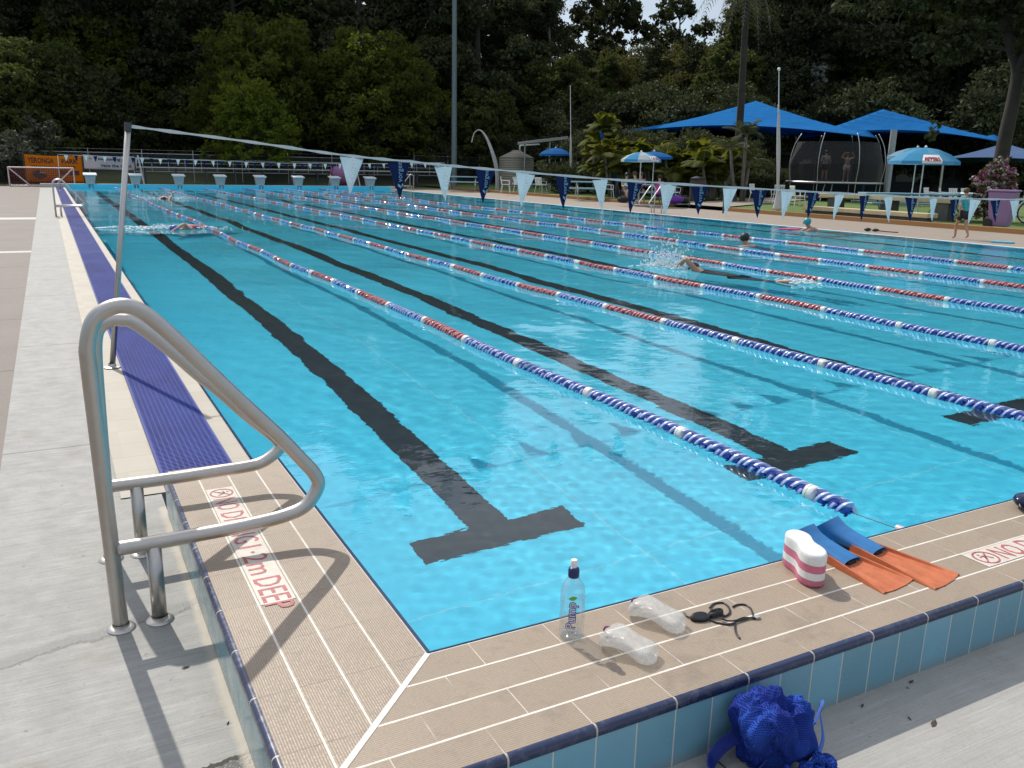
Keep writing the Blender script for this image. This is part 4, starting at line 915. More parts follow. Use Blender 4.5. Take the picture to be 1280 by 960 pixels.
# ------------------------------------------------------------------ benches, stand and fence behind the pool
M_plank = simple('weathered_white_plank', (.50, .50, .48), .6, var=.12, scale=5)
def grandstand():
    th = thing('long_bench', 'very long white plank bench on dark posts behind the starting blocks', 'bench', (3.9, 55.5, .02))
    mb = MB(); mb.box((0, 0, 1.02), (20.6, .35, 1.09)); mb.build('plank', M_plank, th, bevel=.01)
    mb = MB(); mb.box((0, .50, .78), (20.6, .75, .83)); mb.build('plank', M_plank, th, bevel=.01)
    for k in range(12):
        x = .6+k*1.77; mb = MB(); mb.box((x-.05, .1, 0), (x+.05, .3, 1.02)); mb.build('support_post', M_darkmetal, th)
    mb = MB(); mb.tube([(0,.75,1.55),(20.6,.75,1.55)], .022, 6); mb.tube([(0,.75,1.32),(20.6,.75,1.32)], .015, 6)
    for k in range(22): mb.tube([(.1+k*.97,.75,.83),(.1+k*.97,.75,1.55)], .016, 6)
    mb.build('back_rail', simple('grey_rail', (.5, .51, .50), .5, .3), th)
grandstand()
def stepladder():
    th = thing('lifeguard_ladder', 'white metal step frame standing against the left end of the long bench', 'ladder', (3.95, 53.6, DK))
    for y in (0, .5):
        mb = MB(); mb.tube([(.28, y, 0), (.05, y, 1.75)], .025, 8); mb.tube([(-.3, y, 0), (-.02, y, 1.6)], .02, 8); mb.build('side_rail', M_whitemetal, th, smooth=R_(40))
    for k in range(4): z = .35+.33*k; mb = MB(); mb.box((.18-.03*k, 0, z), (.28-.045*k, .5, z+.03)); mb.build('step', M_whitemetal, th)
stepladder()
def fence(label, x0, y0, x1, y1, n, h=1.9, mesh=.16, z0=0.):
    d = Vector((x1-x0, y1-y0, 0)); L = d.length; th = thing('wire_fence', label, 'fence', (x0, y0, z0), math.atan2(d.y, d.x), 'wire fences round the pool grounds')
    for k in range(n+1):
        mb = MB(); x = L*k/n; mb.tube([(x,0,0),(x,0,h+.25)], .025, 6); mb.build('fence_post', M_steel_far, th, smooth=R_(40))
    mb = MB(); mb.tube([(0,0,h),(L,0,h)], .018, 6); mb.tube([(0,0,h*.5),(L,0,h*.5)], .008, 6); mb.tube([(0,0,h+.22),(L,0,h+.22)], .006, 5); mb.build('fence_rail', M_steel_far, th)
    t = NT('chain_link'); X, Y, Z_ = t.xyz(); a = t.ma('FRACT', t.ma('MULTIPLY', t.ma('ADD', X, Z_), 14.)); b = t.ma('FRACT', t.ma('MULTIPLY', t.ma('SUBTRACT', X, Z_), 14.)); al = t.ma('MAXIMUM', t.ma('LESS_THAN', a, mesh*.6), t.ma('LESS_THAN', b, mesh*.6)); t.pr((.14, .16, .15), .6, .5, Alpha=al)
    mb = MB(); mb.add([(0,0,.03),(L,0,.03),(L,0,h),(0,0,h)], [(0,1,2,3)]); mb.build('chain_link_panel', t.m, th)
fence('chain link fence behind the banners and the long bench, left stretch', -26, 58.2, 23, 58.2, 16)
fence('chain link fence behind the water tank and the small blue umbrella', 23, 58.2, 41, 62.5, 6, z0=.3)
# rolled lane covers / play gear beside the blocks
def lane_reel():
    th = thing('lane_rope_reel', 'reel wound with red and blue lane rope behind the seventh starting block', 'reel', (15.1, 52.6, DK))
    mb = MB(); M = Matrix.Translation((.9, 0, .78)) @ Matrix.Rotation(math.pi/2, 4, 'Y')
    t = NT('wound_rope'); X, Y, Z_ = t.xyz(); w_ = t.n('ShaderNodeTexWave', wave_type='BANDS'); w_.inputs['Scale'].default_value = 5; w_.inputs['Distortion'].default_value = 6; t.set(w_.inputs['Vector'], t.co()); t.pr(t.ramp(w_.outputs[0], [(.3, (.05, .07, .32)), (.45, (.5, .5, .52)), (.6, (.38, .05, .06))]), .5)
    mb.lathe([(.2,-.8),(.55,-.78),(.60,-.3),(.56,.2),(.58,.7),(.2,.8)], 24, M); mb.build('wound_rope', t.m, th, smooth=True)
    for s in (0, 1.8):
        mb = MB(); mb.tube([(s-.0,-.5,0),(s,0,.8),(s,.5,0)], .03, 8); mb.tube([(s,-.5,0),(s,.5,0)], .03, 8); mb.build('side_frame', M_whitemetal, th)
lane_reel()

# ------------------------------------------------------------------ poles, lamps, flags
def light_pole():
    p = gd(567.5, 226, 58.8); th = thing('light_pole', 'tall grey light pole rising past the top of the picture behind the far fence', 'light pole', (p.x, p.y, .02))
    mb = MB(); mb.tube([(0,0,0),(0,0,16.5)], [.19, .12], 14); mb.build('pole', simple('grey_green_pole', (.16, .20, .20), .55, .4), th, smooth=R_(40))
    mb = MB(); mb.lathe([(.26,0),(.26,.05),(.2,.06)], 14, None); mb.build('base_flange', M_steel_far, th)
    mb = MB(); mb.box((-.8,-.05,16.2),(.8,.05,16.3)); mb.build('cross_arm', M_steel_far, th)
    for s in (-.6, .6): mb = MB(); mb.box((s-.2,-.25,15.8),(s+.2,.05,16.15)); mb.build('flood_lamp', M_steel_far, th, bevel=.03)
light_pole()
M_flagw = cloth('white_flag_cloth', (.62, .62, .60), .3)
def feather_flag(label, base, pts, wd, mat, r=.02, cat='flag'):
    """pts: (dx, z, cloth width) along the pole"""
    th = thing('feather_flag', label, cat, base); P = [Vector((a, 0, z)) for a, z, w_ in pts]
    B = bez(P, 8); n = len(B); ws = np.interp(np.linspace(0, 1, n), np.linspace(0, 1, len(pts)), [w_ for a, z, w_ in pts])
    mb = MB(); mb.tube(B, [r*(1.1-.8*i/n) for i in range(n)], 8); mb.build('pole', M_whitemetal, th, smooth=R_(40))
    vs = []; fs = []; mb = MB()
    for i, p in enumerate(B):
        td = (B[min(i+1, n-1)]-B[max(i-1, 0)]).normalized(); sd = Vector((td.z, 0, -td.x))*wd
        for k in range(5): s = k/4; vs.append(p+sd*ws[i]*(s)+Vector((0, .05*math.sin(i*.5+s*5)*ws[i]*3-.02, 0)))
    for i in range(n-1):
        for k in range(4): fs.append((i*5+k, i*5+k+1, (i+1)*5+k+1, (i+1)*5+k))
    mb.add(vs, fs); o = mb.build('cloth', mat, th, smooth=True); o.modifiers.new('thickness', 'SOLIDIFY').thickness = .004; return th
feather_flag('white feather flag with drooping curled tip beside the water tank', (23.8, 46.5, .02), [(0, 0, .2), (-.05, 1.2, .24), (-.35, 2.3, .2), (-.75, 3.2, .12), (-1.15, 3.62, .06), (-1.5, 3.45, .05), (-1.68, 2.9, .06)], 1., M_flagw)
def wrapped_pole(label, base, h, lean, prof, ball):
    th = thing('furled_flag_pole', label, 'flag pole', base); mb = MB(); mb.tube([(0,0,0),(lean,0,h)], [.03,.014], 10); mb.build('pole', M_whitemetal, th, smooth=R_(40))
    P = []; R2 = []
    for u, r in prof: P.append((lean*u+.02*math.sin(u*30), .01*math.cos(u*25), h*u)); R2.append(r)
    mb = MB(); mb.tube(P, R2, 10); mb.build('furled_cloth', M_flagw, th, smooth=True)
    mb = MB(); mb.ball((lean, 0, h), ball, 10, 8); mb.build('finial', M_whitepl, th, smooth=True)
    return th
wrapped_pole('tall white pole with furled flag standing on the lawn before the blue sails', (23.1, 21.9, .14), 4.95, -.60, [(.01,.20),(.03,.19),(.10,.12),(.14,.06),(.2,.05),(.3,.06),(.42,.075),(.5,.07),(.6,.06),(.7,.04),(.76,.02)], .06)
wrapped_pole('slim white pole with furled cloth standing left of the striped umbrella', (25.6, 40.5, .14), 5.8, -.32, [(.01,.14),(.05,.08),(.12,.05),(.25,.07),(.38,.07),(.5,.05),(.55,.025)], .03)
p = gd(775, 225, 47); feather_flag('blue feather banner leaning over the palms left of the umbrella', (p.x, p.y, .2), [(0, 0, .3), (-.1, .6, .4), (-.45, 1.6, .42), (-.95, 2.5, .34), (-1.35, 3.25, .15)], -.7, cloth('blue_banner_cloth', (.03, .17, .48), .4), .02)

# ------------------------------------------------------------------ tank and shelter
def tank():
    th = thing('water_tank', 'round beige water tank with conical lid behind the white feather flag', 'water tank', (29.4, 54.3, .1))
    t = NT('beige_tank'); X, Y, Z_ = t.xyz(); t.pr(t.mix(t.noise(2, 4), (.30, .26, .20), (.38, .33, .26)), .6); t.bump(t.ma('SINE', t.ma('MULTIPLY', Z_, 40.)), .6, .03)
    mb = MB(); mb.lathe([(1.25,0),(1.25,2.05),(1.2,2.12)], 40, None); mb.build('tank_wall', t.m, th, smooth=R_(40))
    mb = MB(); mb.lathe([(1.28,2.1),(.35,2.55),(.34,2.62),(0,2.62)], 32, None); mb.build('lid', t.m, th, smooth=R_(30))
    mb = MB(); mb.tube(rounded([(.25,0,2.5),(.25,0,2.95),(2.2,.6,3.1)], .1), .06, 8); mb.build('inlet_pipe', M_whitemetal, th, smooth=True)
tank()
def shelter():
    a = gd(647, 184, 60); th = thing('picnic_shelter', 'open shelter with thin sloping pale roof behind the slim white pole', 'shelter', (a.x, a.y, .1)); rx = _r
    M = Matrix.Rotation(math.atan2(rx.y, rx.x), 4, 'Z')
    mb = MB(); vs = [M @ Vector(v) for v in ((0,0,2.9),(3.4,0,3.35),(3.4,3,3.5),(0,3,3.05),(0,0,3.02),(3.4,0,3.55),(3.4,3,3.62),(0,3,3.17))]; mb.add(vs, [(0,3,2,1),(4,5,6,7),(0,1,5,4),(1,2,6,5),(2,3,7,6),(3,0,4,7)]); mb.build('roof', simple('pale_roof', (.30, .29, .27), .6), th)
    for x, y, h in ((.5,.3,3.0),(2.2,.3,3.2),(3.1,2.7,3.4),(.5,2.7,3.1)): mb = MB(); c = M @ Vector((x, y, 0)); mb.tube([c, c+Vector((0,0,h))], .05, 8); mb.build('roof_post', M_steel_far, th)
shelter()

# ------------------------------------------------------------------ umbrellas
def umbrella(label, px, py_base, dist, zg, h, R, cols, drop, panel=None, grp='beach umbrellas on the lawn', n=8):
    p = gd(px, 240, dist); th = thing('beach_umbrella', label, 'umbrella', (p.x, p.y, zg), 0, grp)
    mb = MB(); mb.tube([(0,0,0),(0,0,h)], .022, 8); mb.build('pole', M_whitemetal, th, smooth=R_(40))
    mats = [cloth('umbrella_cloth', c, .45, .04) for c in cols]
    mb = MB(); rings = [(0, h), (R*.35, h-drop*.14), (R*.7, h-drop*.48), (R, h-drop), (R*1.0, h-drop-.10)]; S = n*3; vs = []
    for r, z in rings:
        for k in range(S):
            a = 2*math.pi*k/S; sc = 1-(.03*r/R if k % 3 else 0); vs.append((r*math.cos(a)*sc, r*math.sin(a)*sc, z))
    mb.v = [tuple(v) for v in vs]
    for i in range(len(rings)-1):
        for k in range(S): mb.f.append((i*S+k, i*S+(k+1) % S, (i+1)*S+(k+1) % S, (i+1)*S+k)); mb.mi.append((k//3) % len(mats))
    mb.build('canopy', mats, th, weld=True)
    mb = MB(); mb.lathe([(.03,h-.02),(.05,h+.02),(.012,h+.07)], 10, None); mb.build('finial', M_whitepl, th)
    if panel:
        az = math.atan2(CAMP.y-p.y, CAMP.x-p.x)+panel[1]; z0 = h-drop*1.0; mb = MB(); w_ = R*.27
        def PP(a, v): r = R*(1.0-.30*max(0, v))+.03; return (r*math.cos(a), r*math.sin(a), z0+(.52*drop*v if v > 0 else .10*v)+.012)
        def P(u, v): return PP(az+u*w_/R, -.9+1.7*v)
        vs = [P(u, v) for v in (0, .53, 1) for u in (-1, -.5, 0, .5, 1)]; mb.add(vs, [(k+j, k+j+1, k+j+6, k+j+5) for j in (0, 5) for k in range(4)]); mb.build('white_panel', M_whitepl, th)
        me = text_mesh('lettering', panel[0], .17, simple('red_print', (.5, .05, .06), .6), .001, 1, .006); xs = [v.co.x for v in me.vertices]; k = 1.6*w_/(max(xs)-min(xs))
        for v in me.vertices: a = az+(v.co.x*k)/R; vv_ = .02+v.co.y/.17*.95; q_ = PP(a, vv_); v.co = (q_[0]*1.012, q_[1]*1.012, q_[2]+.012)
        obj('lettering', me, th)
    return th
LB, WB, DB = (.10, .36, .62), (.60, .66, .68), (.05, .20, .52)
umbrella('blue and white panelled umbrella over the seated group beside the palms', 799, 0, 38, .15, 2.12, .86, (LB, WB), .32, ('ICE', .75))
umbrella('plain blue umbrella half hidden behind the blue and white panelled one', 815, 0, 41.5, .15, 2.22, .86, (DB,), .24)
umbrella('small dark blue umbrella under the sloping shelter roof near the water tank', 693, 0, 53, .15, 2.55, 1.0, (DB,), .36)
umbrella('large light blue umbrella with a lettered white panel beside the purple bin', 1150, 0, 32, .15, 2.28, 1.10, (LB, (.16, .42, .66)), .44, ('PETERS', .22))
umbrella('light blue umbrella peeping out behind the large lettered one', 1140, 0, 37, .15, 2.42, 1.05, (LB, (.3, .45, .6)), .34)

# ------------------------------------------------------------------ shade sails
def shade_cloth(name, col):
    t = NT(name); X, Y, Z_ = t.xyz(); n = t.noise(.5, 5, .6); w_ = t.noise(2.2, 3, .6, v=t.map((1, .35, 1), rot=(0, 0, .5))); s_ = t.ma('LESS_THAN', t.ma('FRACT', t.ma('DIVIDE', t.ma('ADD', X, t.ma('MULTIPLY', Y, .45)), 1.83)), .035)
    c = t.mix(n, tuple(a*.88 for a in col), tuple(a*1.14 for a in col)); c = t.mix(t.ma('MULTIPLY', s_, .45), c, tuple(a*.6 for a in col)); b = t.n('ShaderNodeBump'); b.inputs['Strength'].default_value = .5; b.inputs['Distance'].default_value = .35; t.set(b.inputs['Height'], w_)
    d = t.n('ShaderNodeBsdfDiffuse'); t.set(d.inputs[0], c); t.set(d.inputs['Normal'], b.outputs[0]); tl = t.n('ShaderNodeBsdfTranslucent'); t.set(tl.inputs[0], c); t.set(tl.inputs['Normal'], b.outputs[0])
    m = t.n('ShaderNodeMixShader'); m.inputs[0].default_value = .30; t.t.links.new(d.outputs[0], m.inputs[1]); t.t.links.new(tl.outputs[0], m.inputs[2]); t.t.links.new(m.outputs[0], t.out.inputs[0]); return t.m
M_sail = shade_cloth('blue_shade_cloth', (.028, .185, .48)); M_sailg = shade_cloth('grey_blue_shade_cloth', (.11, .17, .31))
def sail(label, c0, c1, c2, c3, apex, mat, posts, arch=.62):
    th = thing('shade_sail', label, 'shade sail', (c0.x, c0.y, 0)); O = Vector((c0.x, c0.y, 0)); N = 24; vs = []; fs = []; ce = (c0+c1+c2+c3)/4
    for j in range(N+1):
        for i in range(N+1):
            u, v = i/N, j/N; b = c0*(1-u)*(1-v)+c1*u*(1-v)+c2*u*v+c3*(1-u)*v
            e = min(u, 1-u, v, 1-v)*2; pb = b.copy()
            # pull the free edges inwards and upwards between corners
            pull = .055*(4*u*(1-u)*(1-abs(2*v-1)*-1+0 if False else 1))
            k = 1-(.06*4*u*(1-u)*abs(2*v-1)**4+.06*4*v*(1-v)*abs(2*u-1)**4)
            pb = Vector((ce.x+(b.x-ce.x)*k, ce.y+(b.y-ce.y)*k, b.z))
            edge_arch = arch*(4*u*(1-u)*abs(2*v-1)**6+4*v*(1-v)*abs(2*u-1)**6)
            t_ = e**1.08; z = pb.z*(1-t_)+apex.z*t_+edge_arch; xy = Vector((pb.x, pb.y))*(1-t_*.999)+Vector((apex.x, apex.y))*(t_*.999)*1. if False else Vector((pb.x, pb.y))
            sh = Vector((apex.x-ce.x, apex.y-ce.y))*t_; vs.append(Vector((pb.x+sh.x, pb.y+sh.y, z))-O)
    for j in range(N):
        for i in range(N): a = j*(N+1)+i; fs.append((a, a+1, a+N+2, a+N+1))
    mb = MB(); mb.add(vs, fs); o = mb.build('fabric_canopy', mat, th, smooth=R_(12)); o.modifiers.new('thickness', 'SOLIDIFY').thickness = .01
    for q in posts:
        mb = MB(); mb.tube([(q[0]-O.x, q[1]-O.y, .1), (q[0]-O.x, q[1]-O.y, q[2])], q[3], 12); mb.build('sail_post', q[4], th, smooth=R_(40))
    return th
M_pst = simple('pale_painted_post', (.36, .40, .42), .5); M_tealp = simple('teal_post', (.03, .12, .18), .5)
A, B_, F1, F2 = gd(768, 167, 62), gd(1096, 172.5, 50), gd(1085, 181, 62), gd(868, 178, 72)
q = gd(1113, 200, 49); qb = gd(946, 210, 56); qc = gd(1040, 200, 63)
ap1 = gd(945, 126, 60.5)
sail('large left blue shade sail with a pointed peak, palms in front of it', A, B_, F1, F2, ap1, M_sail, [(q.x, q.y, 3.75, .16, M_pst), (qb.x, qb.y, 3.9, .13, M_tealp), (A.x, A.y, A.z, .1, M_tealp), (F1.x, F1.y, F1.z, .1, M_tealp), (F2.x, F2.y, F2.z, .1, M_tealp)])
A2, B2, F3, F4 = gd(1000, 173, 57), gd(1256, 178.5, 56), gd(1240, 184, 70), gd(990, 180, 68)
sail('right blue shade sail with a lower peak, overlapping the larger one', A2, B2, F3, F4, gd(1104, 136.5, 60), M_sail, [(F3.x, F3.y, F3.z, .1, M_tealp), (F4.x, F4.y, F4.z, .1, M_tealp), (B2.x, B2.y, B2.z, .12, M_tealp)])
A3, B3, F5, F6 = gd(1180, 198, 52), gd(1330, 202, 46), gd(1330, 205, 56), gd(1190, 204, 64)
sail('low grey blue shade sail behind the big tree trunk at right', A3, B3, F5, F6, gd(1256, 179, 54), M_sailg, [(A3.x, A3.y, A3.z, .06, M_steel_far), (F5.x, F5.y, F5.z, .06, M_steel_far)], .12)
# ------------------------------------------------------------------ people
M_skin = simple('tanned_skin', (.42, .22, .14), .55, var=.1); M_skin2 = simple('fair_skin', (.55, .33, .23), .55, var=.08); M_hairb = simple('black_hair', (.012, .010, .009), .5, var=.3); M_hairr = simple('brown_hair', (.10, .045, .02), .6, var=.3)
def body_mesh(name, joints, edges, mat, parent, root=0, sub=2, loc=None):
    """joints: list of (x, y, z, r); grown into one continuous surface with a Skin modifier"""
    me = bpy.data.meshes.new(name); me.from_pydata([j[:3] for j in joints], edges, []); o = obj(name, me, parent); me.materials.append(mat)
    if loc is not None: o.location = loc
    s = o.modifiers.new('skin', 'SKIN'); s.use_smooth_shade = True
    for i, j in enumerate(joints):
        v = me.skin_vertices[0].data[i]; r = j[3]; v.radius = (r, r) if not isinstance(r, tuple) else r; v.use_root = (i == root)
    sb = o.modifiers.new('sub', 'SUBSURF'); sb.levels = sub; sb.render_levels = sub; return o
def head_parts(th, c, r, hair, face=(0, -1), long_hair=False, skin=M_skin2, cap=None):
    fx, fy = face; fv = Vector((fx, fy, 0)).normalized(); sv = Vector((-fv.y, fv.x, 0)); c = Vector(c)
    mb = MB(); mb.ball(c-fv*r*.12+Vector((0, 0, r*.22)), r*1.04, 14, 10, (1, 1, .98)); 
    if long_hair: mb.ball(c-fv*r*.65+Vector((0, 0, -r*.7)), r*.75, 10, 8, (1, .8, 1.5))
    o = mb.build('swim_cap' if cap else 'hair', cap or hair, th, smooth=True)
    mb = MB()
    for s in (-1, 1): mb.ball(c+fv*r*.88+sv*s*r*.34+Vector((0, 0, -r*.02)), r*.10, 6, 5)
    mb.build('eyes', M_black, th, smooth=True)
    mb = MB(); mb.ball(c+fv*r*.98+Vector((0, 0, -r*.28)), r*.14, 6, 5, (1, 1, 1.5)); mb.build('nose', skin, th, smooth=True)
    mb = MB(); mb.tube([c+fv*r*.9-sv*r*.25+Vector((0, 0, -r*.58)), c+fv*r*.96+Vector((0, 0, -r*.6)), c+fv*r*.9+sv*r*.25+Vector((0, 0, -r*.58))], r*.05, 6); mb.build('mouth', simple('lips', (.35, .08, .07), .5), th)
def fingers(J, E, wrist_i, d, side, s):
    """adds a palm and five short fingers after a wrist joint"""
    w_ = Vector(J[wrist_i][:3]); d = Vector(d).normalized(); side = Vector(side).normalized(); n = d.cross(side)
    J.append((*(w_+d*.05*s), .026*s)); p = len(J)-1; E.append((wrist_i, p))
    for k, (o_, l) in enumerate(((-.03, .055), (-.010, .068), (.010, .063), (.028, .05))):
        J.append((*(w_+d*(.095)*s+side*o_*s), .009*s)); a = len(J)-1; E.append((p, a)); J.append((*(w_+d*(.095+l)*s+side*o_*1.15*s+n*.012*s), .007*s)); E.append((a, a+1))
    J.append((*(w_+d*.06*s-side*.05*s), .010*s)); a = len(J)-1; E.append((p, a)); J.append((*(w_+d*.09*s-side*.065*s), .008*s)); E.append((a, a+1))
def person(label, loc, rz, H, pose, top, bottom, hair, skin=M_skin2, long_hair=False, group=None, towel=None, cap=None, legs='skin'):
    s = H/1.70; th = thing('person', label, 'person', loc, rz, group)
    # the figure faces -Y; joint table in a 1.70 m standing body
    hip, chest = Vector((0, 0, .90)), Vector((0, 0, 1.30)); P = {}
    if pose == 'sit':
        hip = Vector((0, 0, .50)); lean = .08
    elif pose == 'walk': lean = .06
    else: lean = .0
    up = Vector((0, -lean, 1)); P['hip'] = hip; P['waist'] = hip+Vector((0, -lean*.15, .16)); P['chest'] = hip+Vector((0, -lean*.4, .36)); P['neck'] = hip+Vector((0, -lean*.6, .54)); P['head'] = hip+Vector((0, -lean-.02, .68)); P['crown'] = hip+Vector((0, -lean-.015, .765))
    for sgn, k in ((-1, 'l'), (1, 'r')):
        P['sh'+k] = P['chest']+Vector((sgn*.17, 0, .10)); P['hp'+k] = hip+Vector((sgn*.09, 0, -.03))
        if pose == 'sit':
            P['kn'+k] = hip+Vector((sgn*.12, -.42, .02)); P['an'+k] = Vector((sgn*.13, -.42-.03, .07)); P['el'+k] = P['sh'+k]+Vector((sgn*.05, -.10, -.27)); P['wr'+k] = P['el'+k]+Vector((-sgn*.03, -.24, .02))
        elif pose == 'walk':
            f = .22*sgn; P['kn'+k] = hip+Vector((sgn*.08, -.10-f*.7, -.42)); P['an'+k] = Vector((sgn*.08, -f*1.15+.02, .08+(.05 if sgn < 0 else 0))); P['el'+k] = P['sh'+k]+Vector((sgn*.06, f*.6, -.26)); P['wr'+k] = P['el'+k]+Vector((-sgn*.02, f*.3-.12, -.20))
        elif pose == 'armsup':
            P['kn'+k] = hip+Vector((sgn*.11, -.02, -.42)); P['an'+k] = Vector((sgn*.13, 0, .08)); P['el'+k] = P['sh'+k]+Vector((sgn*.20, -.06, .06)); P['wr'+k] = P['el'+k]+Vector((-sgn*.12, -.06, .20))
        else:
            P['kn'+k] = hip+Vector((sgn*.10, -.02, -.42)); P['an'+k] = Vector((sgn*.11, 0, .08)); P['el'+k] = P['sh'+k]+Vector((sgn*.08, .02, -.27)); P['wr'+k] = P['el'+k]+Vector((-sgn*.02, -.10, -.21))
        P['to'+k] = P['an'+k]+Vector((0, -.15, -.055))
    R3 = dict(hip=.125, waist=.105, chest=.125, neck=.048, head=.078, crown=.072, shl=.062, shr=.062, ell=.040, elr=.040, wrl=.026, wrr=.026, hpl=.095, hpr=.095, knl=.056, knr=.056, anl=.036, anr=.036, tol=.028, tor=.028)
    keys = list(R3); J = [(*(P[k]*s), R3[k]*s) for k in keys]; ix = {k: i for i, k in enumerate(keys)}
    E = [(ix[a], ix[b]) for a, b in (('hip','waist'),('waist','chest'),('chest','neck'),('neck','head'),('head','crown'),('chest','shl'),('chest','shr'),('shl','ell'),('shr','elr'),('ell','wrl'),('elr','wrr'),('hip','hpl'),('hip','hpr'),('hpl','knl'),('hpr','knr'),('knl','anl'),('knr','anr'),('anl','tol'),('anr','tor'))]
    for k in 'lr': fingers(J, E, ix['wr'+k], P['wr'+k]-P['el'+k], (1, 0, 0), s)
    body_mesh('body', J, E, skin, th, 0, 2)
    # clothes: slightly larger shells following the same joints
    def shell(nm, ks, es, g, m):
        jj = [(*(P[k]*s), (R3[k]+g)*s) for k in ks]; ii = {k: i for i, k in enumerate(ks)}; body_mesh(nm, jj, [(ii[a], ii[b]) for a, b in es], m, th, 0, 2)
    P['sll'] = P['shl'].lerp(P['ell'], .55); P['slr'] = P['shr'].lerp(P['elr'], .55); R3['sll'] = R3['slr'] = .050; P['tl'] = P['hpl'].lerp(P['knl'], .62); P['tr'] = P['hpr'].lerp(P['knr'], .62); R3['tl'] = R3['tr'] = .078
    if top: shell('shirt', ['waist', 'hip', 'chest', 'shl', 'shr', 'sll', 'slr'], [('hip','waist'),('waist','chest'),('chest','shl'),('chest','shr'),('shl','sll'),('shr','slr')], .014, top)
    if bottom: shell('shorts', ['hip', 'hpl', 'hpr', 'tl', 'tr'], [('hip','hpl'),('hip','hpr'),('hpl','tl'),('hpr','tr')], .018, bottom)
    head_parts(th, P['head']*s+Vector((0, 0, .02*s)), .098*s, hair, (0, -1), long_hair, skin, cap)
    if towel is not None:
        mb = MB(); c = P['chest']*s; prof = [(.16*s, .42*s+hip.z*s), (.20*s, .30*s+hip.z*s), (.23*s, .12*s+hip.z*s), (.27*s, -.06*s+hip.z*s)]
        vs = []; N = 20
        for r, z in prof:
            for k in range(N): a = math.pi*(-.15+1.3*k/(N-1)); vs.append((r*math.cos(a)*(1+.05*math.sin(a*9)), r*.72*math.sin(a)*(1+.05*math.sin(a*9)), z))
        mb.add(vs, [(i*N+k, i*N+k+1, (i+1)*N+k+1, (i+1)*N+k) for i in range(3) for k in range(N-1)]); o = mb.build('towel', towel, th, smooth=True); o.modifiers.new('thickness', 'SOLIDIFY').thickness = .012
    return th
M_teal = simple('teal_rash_shirt', (.02, .33, .36), .6); M_pink = simple('pink_towel', (.52, .08, .26), .9, var=.15); M_purp = simple('purple_cloth', (.12, .03, .30), .8); M_green = simple('pale_green_shirt', (.20, .42, .34), .8); M_greyc = simple('grey_shirt', (.25, .28, .30), .8); M_blkc = simple('black_cloth', (.015, .015, .018), .8); M_whc = simple('white_cloth', (.6, .6, .58), .8); M_mauve = simple('mauve_shirt', (.30, .12, .22), .8)

w_p = gz(1196, 299, .02)
person('child in a teal swim shirt walking barefoot along the right pool edge', (w_p.x+.15, w_p.y, .016), R_(155), 1.24, 'walk', M_teal, M_blkc, M_hairr, M_skin)
# swimmers
def swimmer_free():
    h = gz(866, 333, .05); f = gz(968, 352, -.02); d = Vector((h.x-f.x, h.y-f.y, 0)).normalized(); sd = Vector((d.y, -d.x, 0)); th = thing('person', 'freestyle swimmer with dark hair in mid stroke, head low beside a burst of splash', 'person', (h.x, h.y, 0))
    def P(a, b, z): return d*a+sd*b+Vector((0, 0, z))
    pts = dict(hip=(P(-.88,0,-.19), .12), waist=(P(-.68,0,-.17), .11), chest=(P(-.42,0,-.14), .13), neck=(P(-.20,0,-.04), .055), head=(P(-.05,0,.0), .085), crown=(P(.06,0,.005), .075), shl=(P(-.30,-.17,-.06), .062), shr=(P(-.30,.17,-.12), .062),
        ell=(P(-.12,-.34,.20), .042), wrl=(P(.10,-.26,.03), .028), elr=(P(-.05,.20,-.16), .042), wrr=(P(.15,.16,-.24), .028), hpl=(P(-.92,-.09,-.20), .09), hpr=(P(-.92,.09,-.21), .09), knl=(P(-1.32,-.10,-.18), .055), knr=(P(-1.32,.10,-.26), .055), anl=(P(-1.68,-.10,.00), .036), anr=(P(-1.68,.10,-.28), .036), tol=(P(-1.86,-.10,.02), .026), tor=(P(-1.86,.10,-.33), .026))
    ks = list(pts); J = [(*pts[k][0], pts[k][1]) for k in ks]; ix = {k: i for i, k in enumerate(ks)}
    E = [(ix[a], ix[b]) for a, b in (('hip','waist'),('waist','chest'),('chest','neck'),('neck','head'),('head','crown'),('chest','shl'),('chest','shr'),('shl','ell'),('shr','elr'),('ell','wrl'),('elr','wrr'),('hip','hpl'),('hip','hpr'),('hpl','knl'),('hpr','knr'),('knl','anl'),('knr','anr'),('anl','tol'),('anr','tor'))]
    for k in 'lr': fingers(J, E, ix['wr'+k], pts['wr'+k][0]-pts['el'+k][0], sd, 1)
    body_mesh('body', J, E, M_skin, th)
    mb = MB(); mb.ball(P(-.02,0,.035), .10, 14, 10, (1, .9, .85)); mb.build('hair', M_hairb, th, smooth=True)
    jj = [(*pts[k][0], pts[k][1]+.012) for k in ('hip', 'hpl', 'hpr')]; body_mesh('swim_trunks', jj, [(0, 1), (0, 2)], M_blkc, th, 0, 1)
    return h, d, sd
hfree, dfree, sfree = swimmer_free()
